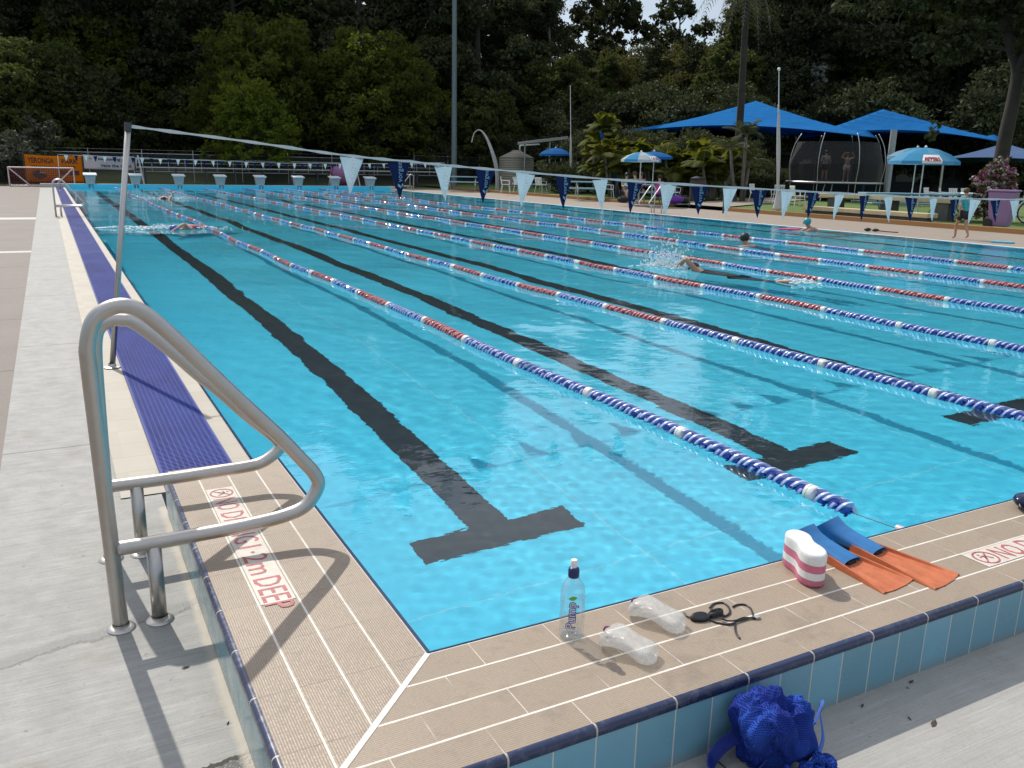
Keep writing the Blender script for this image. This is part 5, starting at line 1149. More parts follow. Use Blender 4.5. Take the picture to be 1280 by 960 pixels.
def floater(label, px, py, hair, cap, skin, dirpx, board=False):
    h = gz(px, py, .10); q = gz(*dirpx, 0); d = Vector((h.x-q.x, h.y-q.y, 0)).normalized(); sd = Vector((d.y, -d.x, 0)); th = thing('person', label, 'person', (h.x, h.y, 0))
    def P(a, b, z): return d*a+sd*b+Vector((0, 0, z))
    up = .0 if not board else .08
    pts = dict(hip=(P(-.62,0,-.35), .12), chest=(P(-.22,0,-.10+up), .12), neck=(P(-.06,0,.03+up), .05), head=(P(.0,0,.14+up), .08), crown=(P(.0,0,.20+up), .075), shl=(P(-.14,-.17,-.02+up), .06), shr=(P(-.14,.17,-.02+up), .06),
        ell=(P(.10,-.26,-.07+up*.5), .04), wrl=(P(.33,-.16,-.04+up*.5), .027), elr=(P(.10,.26,-.07+up*.5), .04), wrr=(P(.33,.16,-.04+up*.5), .027), hpl=(P(-.66,-.09,-.38), .09), hpr=(P(-.66,.09,-.38), .09), knl=(P(-.95,-.1,-.55), .055), knr=(P(-1.0,.1,-.50), .055), anl=(P(-1.3,-.1,-.5), .036), anr=(P(-1.35,.1,-.42), .036))
    ks = list(pts); J = [(*pts[k][0], pts[k][1]) for k in ks]; ix = {k: i for i, k in enumerate(ks)}
    E = [(ix[a], ix[b]) for a, b in (('hip','chest'),('chest','neck'),('neck','head'),('head','crown'),('chest','shl'),('chest','shr'),('shl','ell'),('shr','elr'),('ell','wrl'),('elr','wrr'),('hip','hpl'),('hip','hpr'),('hpl','knl'),('hpr','knr'),('knl','anl'),('knr','anr'))]
    for k in 'lr': fingers(J, E, ix['wr'+k], pts['wr'+k][0]-pts['el'+k][0], sd, 1)
    body_mesh('body', J, E, skin, th); head_parts(th, P(0, 0, .155+up), .10, hair, (d.x, d.y), False, skin, cap)
    if board:
        b = thing('kickboard', 'bright pink kickboard held by the swimmer in the teal cap', 'kickboard', (h.x+d.x*.45, h.y+d.y*.45, .02), math.atan2(d.y, d.x)); mb = MB()
        poly = [(.26*math.cos(a)+(.05 if math.cos(a) > 0 else -.05), .15*math.sin(a)) for a in np.linspace(-math.pi/2, math.pi/2, 10)]+[(-.25, .15), (-.25, -.15)]; mb.prism(poly, 0, .035); mb.build('foam_board', simple('pink_foam_board', (.65, .07, .20), .6), b, bevel=.01)
    return th
floater('swimmer with wet black hair, head above water beyond the fifth lane rope', 930, 301, M_hairb, None, M_skin, (985, 312))
floater('swimmer in a teal cap resting on a pink kickboard near the right edge', 1008, 284, M_hairb, simple('teal_cap', (.02, .30, .32), .4), M_skin, (1060, 290), True)
def turning_swimmer(label, px, py, capm, px2, py2):
    h = gz(px, py, .0); q = gz(px2, py2, 0); d = Vector((h.x-q.x, h.y-q.y, 0)).normalized(); sd = Vector((d.y, -d.x, 0)); th = thing('person', label, 'person', (h.x, h.y, 0))
    def P(a, b, z): return d*a+sd*b+Vector((0, 0, z))
    J = [(*P(-.5,0,-.02), .12), (*P(-.22,0,-.01), .12), (*P(-.05,0,.0), .055), (*P(.08,0,.01), .085), (*P(.16,0,.01), .07), (*P(-.15,-.18,0), .06), (*P(-.15,.18,0), .06), (*P(.1,-.32,.14), .04), (*P(.34,-.25,.02), .027), (*P(.08,.24,-.12), .04), (*P(.3,.2,-.2), .027), (*P(-.75,-.09,-.05), .085), (*P(-.75,.09,-.07), .085), (*P(-1.15,-.1,-.08), .05), (*P(-1.15,.1,-.12), .05), (*P(-1.5,-.1,-.02), .035), (*P(-1.5,.1,-.18), .035)]
    E = [(0,1),(1,2),(2,3),(3,4),(1,5),(1,6),(5,7),(7,8),(6,9),(9,10),(0,11),(0,12),(11,13),(12,14),(13,15),(14,16)]; fingers(J, E, 8, P(.24,.07,-.12), sd, 1); fingers(J, E, 10, P(.2,0,-.1), sd, 1)
    body_mesh('body', J, E, M_skin, th); mb = MB(); mb.ball(P(.10,0,.03), .10, 12, 8, (1,.9,.8)); mb.build('swim_cap', capm, th, smooth=True)
    mb = MB(); mb.ball(P(-.36,0,.03), .16, 14, 8, (1.6, 1.0, .45)); mb.build('swimsuit', simple('red_swimsuit', (.35, .04, .06), .6), th, smooth=True)
turning_swimmer('swimmer in a red suit half hidden by splash in the first lane', 222, 287, simple('blue_cap', (.03, .10, .42), .4), 250, 285)
turning_swimmer('distant swimmer with a dark cap in white splash near the left starting blocks', 205, 249, M_black, 216, 246)
# splashes: thrown droplets and foam
t = NT('splash_foam'); t.pr((.78, .86, .88), .3, Alpha=.75); M_foam = t.m
def splash(label, c, L, W, Hh, n, d, seed):
    r = random.Random(seed); o_ = Vector(c); d = Vector((d[0], d[1], 0)).normalized(); sd = Vector((d.y, -d.x, 0)); mb = MB()
    for k in range(n):
        u = r.gauss(0, .45); v = r.gauss(0, .4); z = abs(r.gauss(0, .5))*Hh*(1-min(1, abs(u)))**.5 if abs(u) < 1 else .0; rr_ = r.uniform(.004, .022)*(1.3 if z < .05 else .7)
        mb.ball(d*u*L+sd*v*W+Vector((0, 0, z+.003)), rr_, 5, 4, (r.uniform(.7, 2.2) if z < .04 else 1, r.uniform(.7, 1.8) if z < .04 else 1, .5 if z < .04 else r.uniform(.7, 1.5)))
    o = mb.build('splash', M_foam, smooth=True); o.location = o_; tag(o, label, 'splash', None, 'stuff')
splash('white splash thrown up round the freestyle swimmer\'s leading arm', hfree+dfree*.2+Vector((-.22, .1, -.05)), .42, .42, .42, 900, dfree, 1)
splash('small kick splash behind the freestyle swimmer\'s feet', hfree-dfree*1.85+Vector((.1, -.05, -.05)), .35, .22, .05, 160, dfree, 2)
c = gz(215, 286, 0); splash('long white splash crossing the first lane round the swimmer', (c.x, c.y, 0), 1.0, .34, .10, 700, (1, .05), 3)
c = gz(130, 285, 0); splash('thin line of foam at the left edge of the first lane', (c.x+.4, c.y, 0), .7, .12, .03, 260, (1, .1), 4)
c = gz(205, 248, 0); splash('distant burst of white splash in the second lane', (c.x, c.y, 0), 1.1, 1.1, .35, 700, (1, 0), 5)

# things lying along the right pool lip
p = gz(1250, 303, .03); th = thing('kickboard', 'pale blue kickboard lying at the right pool edge below the purple bin', 'kickboard', (p.x+.1, p.y, .016), R_(-60)); mb = MB(); mb.prism([(.2*math.cos(a)+.05, .14*math.sin(a)) for a in np.linspace(-math.pi/2, math.pi/2, 9)]+[(-.25, .14), (-.25, -.14)], 0, .04); mb.build('foam_board', simple('pale_blue_foam', (.14, .45, .62), .6), th, bevel=.012)
p = gz(1090, 289, .03); th = thing('snorkel_bundle', 'small black and red bundle of goggles lying on the white lip at right', 'goggles', (p.x+.1, p.y, .016), R_(-55)); mb = MB(); mb.ball((-.18, 0, .05), .08, 10, 8, (1.2, .8, .6)); mb.ball((.02, 0, .045), .075, 10, 8, (1.3, .8, .55)); mb.build('mask', M_black, th, smooth=True); mb = MB(); mb.tube(bez([(.1, 0, .03), (.25, .02, .02), (.45, -.03, .015), (.6, 0, .012)], 6), .014, 6); mb.build('strap', simple('dark_red_strap', (.2, .03, .05), .6), th, smooth=True)

# ------------------------------------------------------------------ seats, tables, bin, bike on the lawn
M_cream = simple('cream_painted_concrete', (.50, .42, .25), .65, var=.12, scale=4, bump=.05); M_cdark = simple('dark_concrete_support', (.10, .10, .09), .8, var=.2, scale=5)
def tiered_bench():
    th = thing('tiered_bench', 'two tier bench of cream slabs on dark supports beside the right deck', 'bench', (23.05, 15.6, .0))
    mb = MB(); mb.box((0, 0, .26), (.50, 5.1, .40)); mb.build('front_slab', M_cream, th, bevel=.015)
    mb = MB(); mb.box((1.15, -.6, .70), (1.62, 5.5, .84)); mb.build('back_slab', M_cream, th, bevel=.015)
    mb = MB(); mb.box((.08, .1, .0), (.45, 5.0, .26)); mb.build('front_plinth', M_cdark, th)
    for y in (.2, 2.3, 4.6): mb = MB(); mb.box((1.2, y, .1), (1.58, y+.45, .70)); mb.build('support', M_cdark, th)
tiered_bench()
M_tabb = simple('pale_blue_table_paint', (.20, .36, .42), .6, var=.08)
def picnic_table(label, p, rz, L):
    th = thing('picnic_table', label, 'table', (p.x, p.y, .15), rz, 'pale blue picnic tables'); 
    mb = MB(); mb.box((-L/2, -.38, .72), (L/2, .38, .78)); mb.build('table_top', M_tabb, th, bevel=.01)
    for s in (-.78, .78): mb = MB(); mb.box((-L/2, s-.14, .42), (L/2, s+.14, .47)); mb.build('bench_plank', M_tabb, th, bevel=.01)
    for x in (-L/2+.4, L/2-.4):
        mb = MB(); mb.tube([(x, -.85, 0), (x, -.25, .72)], .03, 6); mb.tube([(x, .85, 0), (x, .25, .72)], .03, 6); mb.tube([(x, -.85, .40), (x, .85, .40)], .03, 6); mb.build('leg_frame', M_steel_far, th)
RZ = math.atan2(RT.y, RT.x)
p = gd(1135, 240, 33.5); picnic_table('long pale blue picnic table right of the trampoline, below the lettered umbrella', p, RZ, 3.2)
p = gd(1215, 240, 36); picnic_table('pale blue picnic table next to the flowering bush', p, RZ+.1, 2.6)
p = gd(812, 240, 38.6); picnic_table('pale blue picnic table under the panelled umbrella where the group sits', p, RZ, 2.2)
p = gd(735, 240, 43); picnic_table('pale blue picnic table on the lawn left of the seated group', p, RZ, 1.9)
p = gd(668, 240, 50.5); picnic_table('pale blue picnic table in front of the small umbrella by the tank', p, RZ, 2.6)
p = gd(578, 238, 53.2); picnic_table('pale blue picnic table beside the white feather flag at the far corner', p, RZ, 2.4)
def chair(label, p, rz, col=M_whitepl, z=.15):
    th = thing('plastic_chair', label, 'chair', (p.x, p.y, z), rz, 'white plastic garden chairs')
    mb = MB(); mb.box((-.23, -.22, .42), (.23, .22, .45)); mb.build('seat', col, th, bevel=.012)
    mb = MB()
    for k in range(5): x = -.19+.095*k; mb.box((x-.028, .20, .45), (x+.028, .225, .82), Matrix.Translation((0, .2, .45)) @ Matrix.Rotation(R_(-12), 4, 'X') @ Matrix.Translation((0, -.2, -.45)))
    mb.box((-.23, .27, .80), (.23, .30, .86)); mb.build('backrest', col, th)
    for sx in (-1, 1):
        for sy in (-1, 1): mb = MB(); mb.tube([(sx*.26, sy*.25, 0), (sx*.20, sy*.19, .43)], .018, 6); mb.build('leg', col, th)
        mb = MB(); mb.tube(rounded([(sx*.22, -.2, .43), (sx*.25, -.2, .64), (sx*.25, .25, .66)], .05), .018, 6); mb.build('armrest', col, th)
chairs = [(1006-60, 42, .3, 'white plastic chair beside the furled white flag pole'), (972, 41, 2.6, 'white plastic chair left of the trampoline under the big sail'), (998, 39, 1.2, 'white plastic chair tipped towards the trampoline ladder'), (1165, 44, .2, 'leftmost white chair in the shaded row behind the lettered umbrella'), (1183, 44.5, .5, 'second white chair in the shaded row behind the lettered umbrella'), (1197, 44, -.2, 'third white chair in the shaded row behind the lettered umbrella'), (1212, 45, .1, 'rightmost white chair in the shaded row behind the lettered umbrella'),
          (842, 40, 2.0, 'white plastic chair right of the seated group'), (760, 42.5, 1.2, 'white plastic chair left of the seated group'), (632, 49, 1., 'left cream lounger chair in front of the water tank'), (649, 49.5, .6, 'right cream lounger chair in front of the water tank'), (676, 49.2, 2., 'white chair in front of the table by the small umbrella')]
for px, dd, rz, lb in chairs: chair(lb, gd(px, 240, dd), rz)
def bin_():
    th = thing('wheelie_bin', 'mauve wheelie bin standing by the timber kerb below the flowering bush', 'bin', (23.35, 13.45, .13), R_(20)); m = simple('mauve_plastic', (.27, .165, .31), .5, var=.06)
    mb = MB(); a = [(-.22,-.24),(.22,-.24),(.22,.24),(-.22,.24)]; b = [(-.30,-.34),(.30,-.34),(.30,.36),(-.30,.36)]; vs = [(x, y, .03) for x, y in a]+[(x, y, 1.0) for x, y in b]; mb.add(vs, [(0,3,2,1),(4,5,6,7),(0,1,5,4),(1,2,6,5),(2,3,7,6),(3,0,4,7)]); mb.build('bin_body', m, th, bevel=.03)
    mb = MB(); mb.box((-.32, -.37, 1.005), (.32, .40, 1.06)); mb.build('lid', m, th, bevel=.02)
    mb = MB(); mb.tube([(-.25, .44, 1.0), (.25, .44, 1.0)], .018, 8); mb.build('handle', m, th)
    for s in (-1, 1): mb = MB(); mb.lathe([(.02,-.03),(.12,-.03),(.13,0),(.12,.03),(.02,.03)], 18, Matrix.Translation((s*.27, .27, .12)) @ Matrix.Rotation(math.pi/2, 4, 'Y')); mb.build('wheel', M_black, th, smooth=R_(40))
bin_()
def bicycle():
    p = gd(1266, 262, 31.5); th = thing('bicycle', 'parked bicycle with a blue seat cover right of the mauve bin', 'bicycle', (p.x, p.y, .14), RZ+.15)
    for x in (-.50, .50):
        mb = MB(); N = 28; P = [(x+.31*math.cos(2*math.pi*k/N), 0, .33+.31*math.sin(2*math.pi*k/N)) for k in range(N+1)]; mb.tube(P, .022, 8, cap=False); w = mb.build('wheel', M_black, th, smooth=True)
        mb = MB(); P = [(x+.285*math.cos(2*math.pi*k/N), 0, .33+.285*math.sin(2*math.pi*k/N)) for k in range(N+1)]; mb.tube(P, .010, 6, cap=False)
        for k in range(12): a = math.pi*k/6; mb.tube([(x, 0, .33), (x+.28*math.cos(a), 0, .33+.28*math.sin(a))], .003, 4)
        mb.build('rim', M_whitemetal, w, smooth=True)
    mb = MB()
    for a, b in (((-.5,0,.33),(-.18,0,.72)), ((-.18,0,.72),(.32,0,.75)), ((-.5,0,.33),(-.05,0,.30)), ((-.05,0,.30),(-.2,0,.85)), ((-.05,0,.30),(.34,0,.68)), ((.30,0,.85),(.5,0,.33))): mb.tube([a, b], .018, 8)
    mb.build('frame', M_whitemetal, th, smooth=R_(40)); mb = MB(); mb.tube([(.30,0,.85),(.28,0,.98)], .014, 6); mb.tube(bez([(.2,-.26,.98),(.3,-.1,.99),(.3,.1,.99),(.2,.26,.98)], 5), .014, 6); mb.build('handlebar', M_darkmetal, th, smooth=True)
    mb = MB(); mb.ball((-.22, 0, .90), .13, 12, 8, (1.3, .7, .4)); mb.build('saddle', simple('blue_saddle_cover', (.03, .12, .5), .5), th, smooth=True)
bicycle()
# trampoline with its safety net
def trampoline():
    p = gd(1041, 238, 48.5); th = thing('trampoline', 'round trampoline with curved net poles under the big sail', 'trampoline', (p.x, p.y, .2)); R0 = 2.35; h = .9
    mb = MB(); N = 40; P = [(R0*math.cos(2*math.pi*k/N), R0*math.sin(2*math.pi*k/N), h) for k in range(N+1)]; mb.tube(P, .05, 8, cap=False); mb.build('rim', M_steel_far, th, smooth=True)
    mb = MB(); mb.lathe([(R0-.05,h+.03),(R0-.35,h+.04),(R0-.36,h+.02)], 40, None, False); mb.build('spring_pad', simple('blue_grey_pad', (.16, .20, .26), .7), th)
    mb = MB(); mb.lathe([(0.001,h+.01),(R0-.35,h+.012)], 40, None, False); mb.build('jumping_mat', M_blkc, th)
    for k in range(8):
        a = 2*math.pi*(k+.5)/8; c, s = math.cos(a), math.sin(a); mb = MB(); mb.tube(bez([(R0*c, R0*s, 0), (R0*c, R0*s, h), (R0*1.05*c, R0*1.05*s, 1.8), (R0*.98*c, R0*.98*s, 2.7), (R0*.84*c, R0*.84*s, 3.3)], 5), .018, 8); mb.build('net_pole', M_steel_far, th, smooth=True)
    t = NT('safety_net'); t.pr((.02, .02, .02), .8, Alpha=.68); mb = MB(); mb.lathe([(R0*.96,h+.05),(R0*.98,1.8),(R0*.84,2.9)], 40, None, False); mb.build('safety_net', t.m, th)  # net kept dense and black to darken the figures like the sail's shade
    mb = MB(); mb.tube([(-1.9,-.95,0),(-1.55,-.85,.85)], .025, 6); mb.tube([(-1.6,-1.25,0),(-1.3,-1.1,.85)], .025, 6); mb.build('ladder', M_whitemetal, th)
    return p, h
ptr, htr = trampoline()
person('boy in a grey shirt standing on the trampoline, left of the other jumper', (ptr.x-.4, ptr.y+.3, .2+htr+.02), 2.6, 1.58, 'stand', M_greyc, M_blkc, M_hairb, M_skin2)
person('child in white shorts with raised elbows standing on the trampoline', (ptr.x+.5, ptr.y-.3, .2+htr+.02), -.6, 1.48, 'armsup', None, M_whc, M_hairr, M_skin2)
pt = gd(812, 240, 38.6)
def at_local(p, dx, dy): return (p.x+math.cos(RZ)*dx-math.sin(RZ)*dy, p.y+math.sin(RZ)*dx+math.cos(RZ)*dy, .15)
person('seated person in a pale green top at the umbrella table, leftmost of the group', at_local(pt, -.95, .78), RZ+.2, 1.62, 'sit', M_green, M_blkc, M_hairb, M_skin2)
person('seated person in a mauve top behind the umbrella table', at_local(pt, -.3, .80), RZ, 1.66, 'sit', M_mauve, M_blkc, M_hairr, M_skin2, True)
person('seated person wrapped in a bright pink towel with back to the pool', at_local(pt, .28, -.80), RZ+math.pi, 1.55, 'sit', M_mauve, M_purp, M_hairb, M_skin2, False, None, M_pink)
person('seated person in white shorts, left of the one in the pink towel', at_local(pt, -.75, -.78), RZ+math.pi+.4, 1.7, 'sit', M_greyc, M_whc, M_hairr, M_skin2)
def bags():
    for dx, dy, s, m, lb in ((.95, -1.15, .30, simple('violet_bag', (.14, .03, .32), .6), 'violet sports bag on the ground beside the pink towel'), (1.35, -1.0, .24, M_blkc, 'black backpack on the ground right of the violet bag'), (-1.3, -1.2, .22, M_blkc, 'small black bag on the ground left of the umbrella table')):
        q = at_local(pt, dx, dy); th = thing('sports_bag', lb, 'bag', q, RZ); mb = MB(); mb.ball((0, 0, s*.62), s, 14, 10, (1.15, .7, .62)); mb.build('bag_body', m, th, smooth=True); mb = MB(); mb.tube(bez([(-s*.5, -s*.3, s), (-s*.3, -s*.35, s*1.45), (s*.3, -s*.35, s*1.45), (s*.5, -s*.3, s)], 5), .018, 6); mb.build('strap', M_black, th)
bags()

# ------------------------------------------------------------------ foliage
def leaf_mat(name, a, b, tr=.35, yellow=(.10, .13, .015)):
    t = NT(name); g = t.n('ShaderNodeNewGeometry'); oi = t.n('ShaderNodeObjectInfo'); c = t.mix(g.outputs['Random Per Island'], a, b); c = t.mix(t.ma('MULTIPLY', oi.outputs['Random'], .5), c, (b[0]*1.15, b[1]*.85, b[2]*.9)); c = t.mix(t.rr(t.noise(.22, 2), .4, .65, 0, .55), c, tuple(x*1.5 for x in b))
    d = t.n('ShaderNodeBsdfPrincipled'); t.set(d.inputs['Base Color'], c); d.inputs['Roughness'].default_value = .75; d.inputs['Specular IOR Level'].default_value = .25; tl = t.n('ShaderNodeBsdfTranslucent'); t.set(tl.inputs[0], t.mix(.5, c, yellow))
    m = t.n('ShaderNodeMixShader'); m.inputs[0].default_value = tr; t.t.links.new(d.outputs[0], m.inputs[1]); t.t.links.new(tl.outputs[0], m.inputs[2]); t.t.links.new(m.outputs[0], t.out.inputs[0]); return t.m
M_lfd = leaf_mat('dark_eucalypt_leaves', (.020, .029, .012), (.055, .068, .028), .26, (.085, .10, .02))
M_lfm = leaf_mat('mid_green_leaves', (.032, .052, .013), (.080, .105, .026), .34, (.12, .15, .02))
M_lfy = leaf_mat('yellow_green_leaves', (.055, .10, .010), (.12, .18, .02), .55, (.26, .32, .018))
M_lfo = leaf_mat('olive_leaves', (.045, .058, .016), (.10, .105, .032), .38, (.14, .14, .03))
M_lfg = leaf_mat('grey_green_leaves', (.035, .048, .030), (.075, .09, .06), .25, (.08, .09, .05)); M_lfy2 = leaf_mat('sunny_olive_leaves', (.036, .056, .009), (.082, .104, .014), .46, (.19, .22, .014))
M_bark = simple('dark_bark', (.040, .033, .026), .9, var=.35, scale=3, bump=.3); M_barkg = simple('grey_bark', (.17, .15, .13), .9, var=.3, scale=3, bump=.3)
def leaf_cloud(name, blobs, n, size, mat, seed, squash=.5, aspect=1.6, sub=14):
    """leaf-sized quads gathered in clumps over the surface and volume of the blobs"""
    r = np.random.RandomState(seed); V = []; per = np.array([b[3]**2*max(b[4], .3) for b in blobs]); per = per/per.sum()
    for (x, y, z, rad, sq), w_ in zip(blobs, per):
        nn = max(24, int(n*w_)); m = max(5, int(sub*rad/1.8)) ; dirs = r.normal(size=(m*3, 3)); dirs /= np.linalg.norm(dirs, axis=1)[:, None]; rr_ = rad*(.45+.6*r.rand(m*3, 1)**.6)
        cen = np.array([x, y, z])+dirs*rr_*np.array([1, 1, sq]); k = r.randint(0, len(cen), nn); cr_ = rad*r.uniform(.16, .40, size=(len(cen), 1))
        off = r.normal(size=(nn, 3)); off /= np.linalg.norm(off, axis=1)[:, None]; off *= r.rand(nn, 1)**.45; V.append(cen[k]+off*cr_[k]*np.array([1.15, 1.15, .75]))
    P = np.concatenate(V); nn = len(P); a = r.normal(size=(nn, 3)); a /= np.linalg.norm(a, axis=1)[:, None]; b = np.cross(a, r.normal(size=(nn, 3))); b /= np.linalg.norm(b, axis=1)[:, None]
    s = size*r.uniform(.5, 1.3, size=(nn, 1)); u = a*s*aspect*.5; v = b*s*.5
    vs = np.stack([P-u, P-v*.9+u*.1, P+u, P+v*.9+u*.1], 1).reshape(-1, 3).astype('f'); me = bpy.data.meshes.new(name); me.vertices.add(len(vs)); me.vertices.foreach_set('co', vs.ravel())
    me.loops.add(len(vs)); me.loops.foreach_set('vertex_index', np.arange(len(vs), dtype='i')); me.polygons.add(nn); me.polygons.foreach_set('loop_start', np.arange(0, len(vs), 4, dtype='i')); me.polygons.foreach_set('loop_total', np.full(nn, 4, dtype='i')); me.update(calc_edges=True); me.materials.append(mat); return me
def trunk_mesh(name, H, r0, seed, mat, blobs, bend=.6, fork=.35):
    r = random.Random(seed); mb = MB(); P = []; x = y = 0
    for k in range(9): u = k/8; P.append((bend*math.sin(u*2.2+seed)*u, bend*math.cos(u*1.7+seed)*u*.7, H*.92*u))
    mb.tube(bez(P, 3), [r0*(1-.82*i/24) for i in range(25)], 10)
    for b in blobs:
        z0 = max(H*fork*r.uniform(.7, 1.1), min(b[2]-b[3]*1.2, H*.8)); u = z0/(H*.92); i = min(7, int(u*8)); A_ = Vector(P[i]).lerp(Vector(P[i+1]), min(1, u*8-i)); E_ = Vector((b[0], b[1], b[2]+b[3]*.3)); Mi = A_.lerp(E_, .5)+Vector((r.uniform(-.4, .4), r.uniform(-.4, .4), -.1*(E_-A_).length*.5)); rb = r0*.36
        mb.tube(bez([A_, Mi, E_], 4), [rb*(1-.85*i/8) for i in range(9)], 6)
        for q in range(2):
            d_ = Vector((r.uniform(-1, 1), r.uniform(-1, 1), r.uniform(-.1, .8))).normalized()*b[3]*.9; mb.tube([Mi.lerp(E_, .5), E_+d_*.6, E_+d_], [rb*.3, rb*.2, rb*.05], 5)
    return mb.mesh(name, mat, smooth=True)
def make_blobs(kind, H, seed):
    r = random.Random(seed); B = []
    if kind == 'tall':      # narrow broken eucalypt crown of separate clumps
        n = 18
        for k in range(n): u = (k+.5)/n; z = H*(.22+.76*u); spread = H*.17*math.sin(math.pi*min(1, .25+.75*u))+.6; a = r.uniform(0, 6.28); q = spread*r.uniform(.3, 1.); B.append((q*math.cos(a), q*math.sin(a), z, r.uniform(1.1, 2.1)*H/20, r.uniform(.55, .9)))
    elif kind == 'round':   # broad dome
        n = 20
        for k in range(n): u = r.random(); a = 6.28*k*.618; z = H*(.30+.62*u); sp = H*.42*math.sqrt(max(.05, 1-((u-.25)/.8)**2)); q = sp*(.45+.55*r.random()); B.append((q*math.cos(a), q*math.sin(a), z, H*r.uniform(.13, .20), .62))
    elif kind == 'dome':    # full crown from low down, made of many bulging clumps
        for k in range(34): v = (k+.5)/34; a = 6.28*k*.618; q = H*.44*math.sqrt(max(.02, 1-(max(0, v-.3)/.74)**2))*(.62+.38*r.random()); z = H*(.14+.80*v); B.append((q*math.cos(a), q*math.sin(a), z, H*r.uniform(.105, .165), .66))
        for k in range(8): a = 6.28*k/8; q = H*.18*r.random(); B.append((q*math.cos(a), q*math.sin(a), H*(.35+.5*k/8), H*.19, .7))
    elif kind == 'spread':  # layered flat-topped
        for k in range(22): a = 6.28*k*.618; q = H*.5*math.sqrt(r.random()); B.append((q*math.cos(a), q*math.sin(a), H*(.90-.33*(q/(H*.5))**2-.30*r.random()), H*r.uniform(.10, .17), .45))
    elif kind == 'bush':
        for k in range(12): a = 6.28*k*.618; q = H*.8*math.sqrt(r.random()); B.append((q*math.cos(a), q*math.sin(a), H*r.uniform(.15, .75), H*r.uniform(.25, .42), .7))
    elif kind == 'thin':
        for k in range(14): u = (k+.5)/14; a = r.uniform(0, 6.28); q = H*.2*r.random()+.3; B.append((q*math.cos(a), q*math.sin(a), H*(.45+.52*u), H*r.uniform(.05, .09), .7))
    return B
PROTO = {}
def proto(key, kind, H, n, size, lm, bm_, seed, r0, **k):
    B = make_blobs(kind, H, seed); PROTO[key] = (leaf_cloud('crown', B, n, size, lm, seed, **k), trunk_mesh('trunk', H, r0, seed, bm_, B if kind != 'bush' else B[:3], .5 if kind != 'bush' else .1))
proto('tallA', 'tall', 24, 30000, .25, M_lfd, M_barkg, 11, .38); proto('tallB', 'tall', 26, 32000, .25, M_lfd, M_bark, 12, .42); proto('tallC', 'tall', 22, 26000, .25, M_lfm, M_bark, 13, .34)
proto('roundA', 'dome', 9, 24000, .19, M_lfm, M_bark, 21, .26); proto('bulk', 'dome', 14, 52000, .16, M_lfd, M_bark, 23, .34); proto('bulkO', 'dome', 13, 48000, .17, M_lfo, M_bark, 24, .34); proto('roundY', 'dome', 9.5, 27000, .19, M_lfy2, M_bark, 22, .24); proto('spreadO', 'dome', 10, 30000, .19, M_lfy2, M_bark, 31, .3); proto('light', 'dome', 7, 13000, .17, M_lfy, M_bark, 41, .16)
proto('bushD', 'bush', 3.2, 24000, .095, M_lfd, M_bark, 51, .10); proto('bushM', 'bush', 2.6, 20000, .09, M_lfm, M_bark, 52, .08); proto('bushG', 'bush', 3.0, 12000, .13, M_lfg, M_bark, 53, .08); proto('thin', 'thin', 20, 6500, .32, M_lfd, M_bark, 61, .28)
def plant(key, px, dist, zg, sc, rz, label, cat='tree', group=None, name='tree', sz=None):
    p = gd(px, 230, dist); th = thing(name, label, cat, (p.x, p.y, zg), rz, group); th.scale = (sc, sc, sz or sc); cr_, tr_ = PROTO[key]; obj('trunk', tr_, th); obj('crown', cr_, th); return th
# back row: dark tall forest trees, nothing tells them apart
r5 = random.Random(5); k = 0
for row, (d0, step, z0) in enumerate(((78, 46, 1.4), (90, 50, 2.0), (104, 54, 2.6))):
    px = -60+row*17
    while px < 1360:
        gap = 690 < px < 905; half = 620 < px < 960 and not gap
        key = r5.choice(['tallA', 'tallB', 'tallC', 'tallB', 'tallA']); sc = r5.uniform(.88, 1.12)*(1+row*.12)
        if gap: sc = {0: .47, 1: .48, 2: .50}[row]*r5.uniform(.9, 1.03)
        elif half: sc *= .60
        elif row == 2: sc *= .58
        elif px < 45: sc *= .66
        plant(key, px+r5.uniform(-14, 14), d0+r5.uniform(-4, 4)+(6 if gap else 0), z0, sc, r5.uniform(0, 6.28), 'tall dark tree in the dense forest behind the pool grounds', 'tree', 'tall dark forest trees behind the pool'); px += step
# thinner trees standing against the pale sky gap
plant('thin', 757, 96, 2.4, 1.05, .4, 'slender dark tree standing out against the pale gap of sky', 'tree'); plant('thin', 838, 100, 2.4, .92, 2.2, 'thin tree with sparse crown at the right side of the sky gap', 'tree'); plant('thin', 745, 104, 2.4, 1.1, 3.2, 'bare forked tree at the left side of the sky gap', 'tree')
# understorey shrubs closing the forest floor
px = -40; k = 0
while px < 1340:
    for dd in (73, 84):
        plant(r5.choice(['bushD', 'bushD', 'bushM']), px+r5.uniform(-12, 12), dd+r5.uniform(-2, 2), 1.0 if dd < 80 else 2.0, r5.uniform(1.5, 2.3), r5.uniform(0, 6.28), 'dark leafy shrub at the foot of the forest', 'shrub', 'dark shrubs along the forest floor', 'shrub')
    px += 52
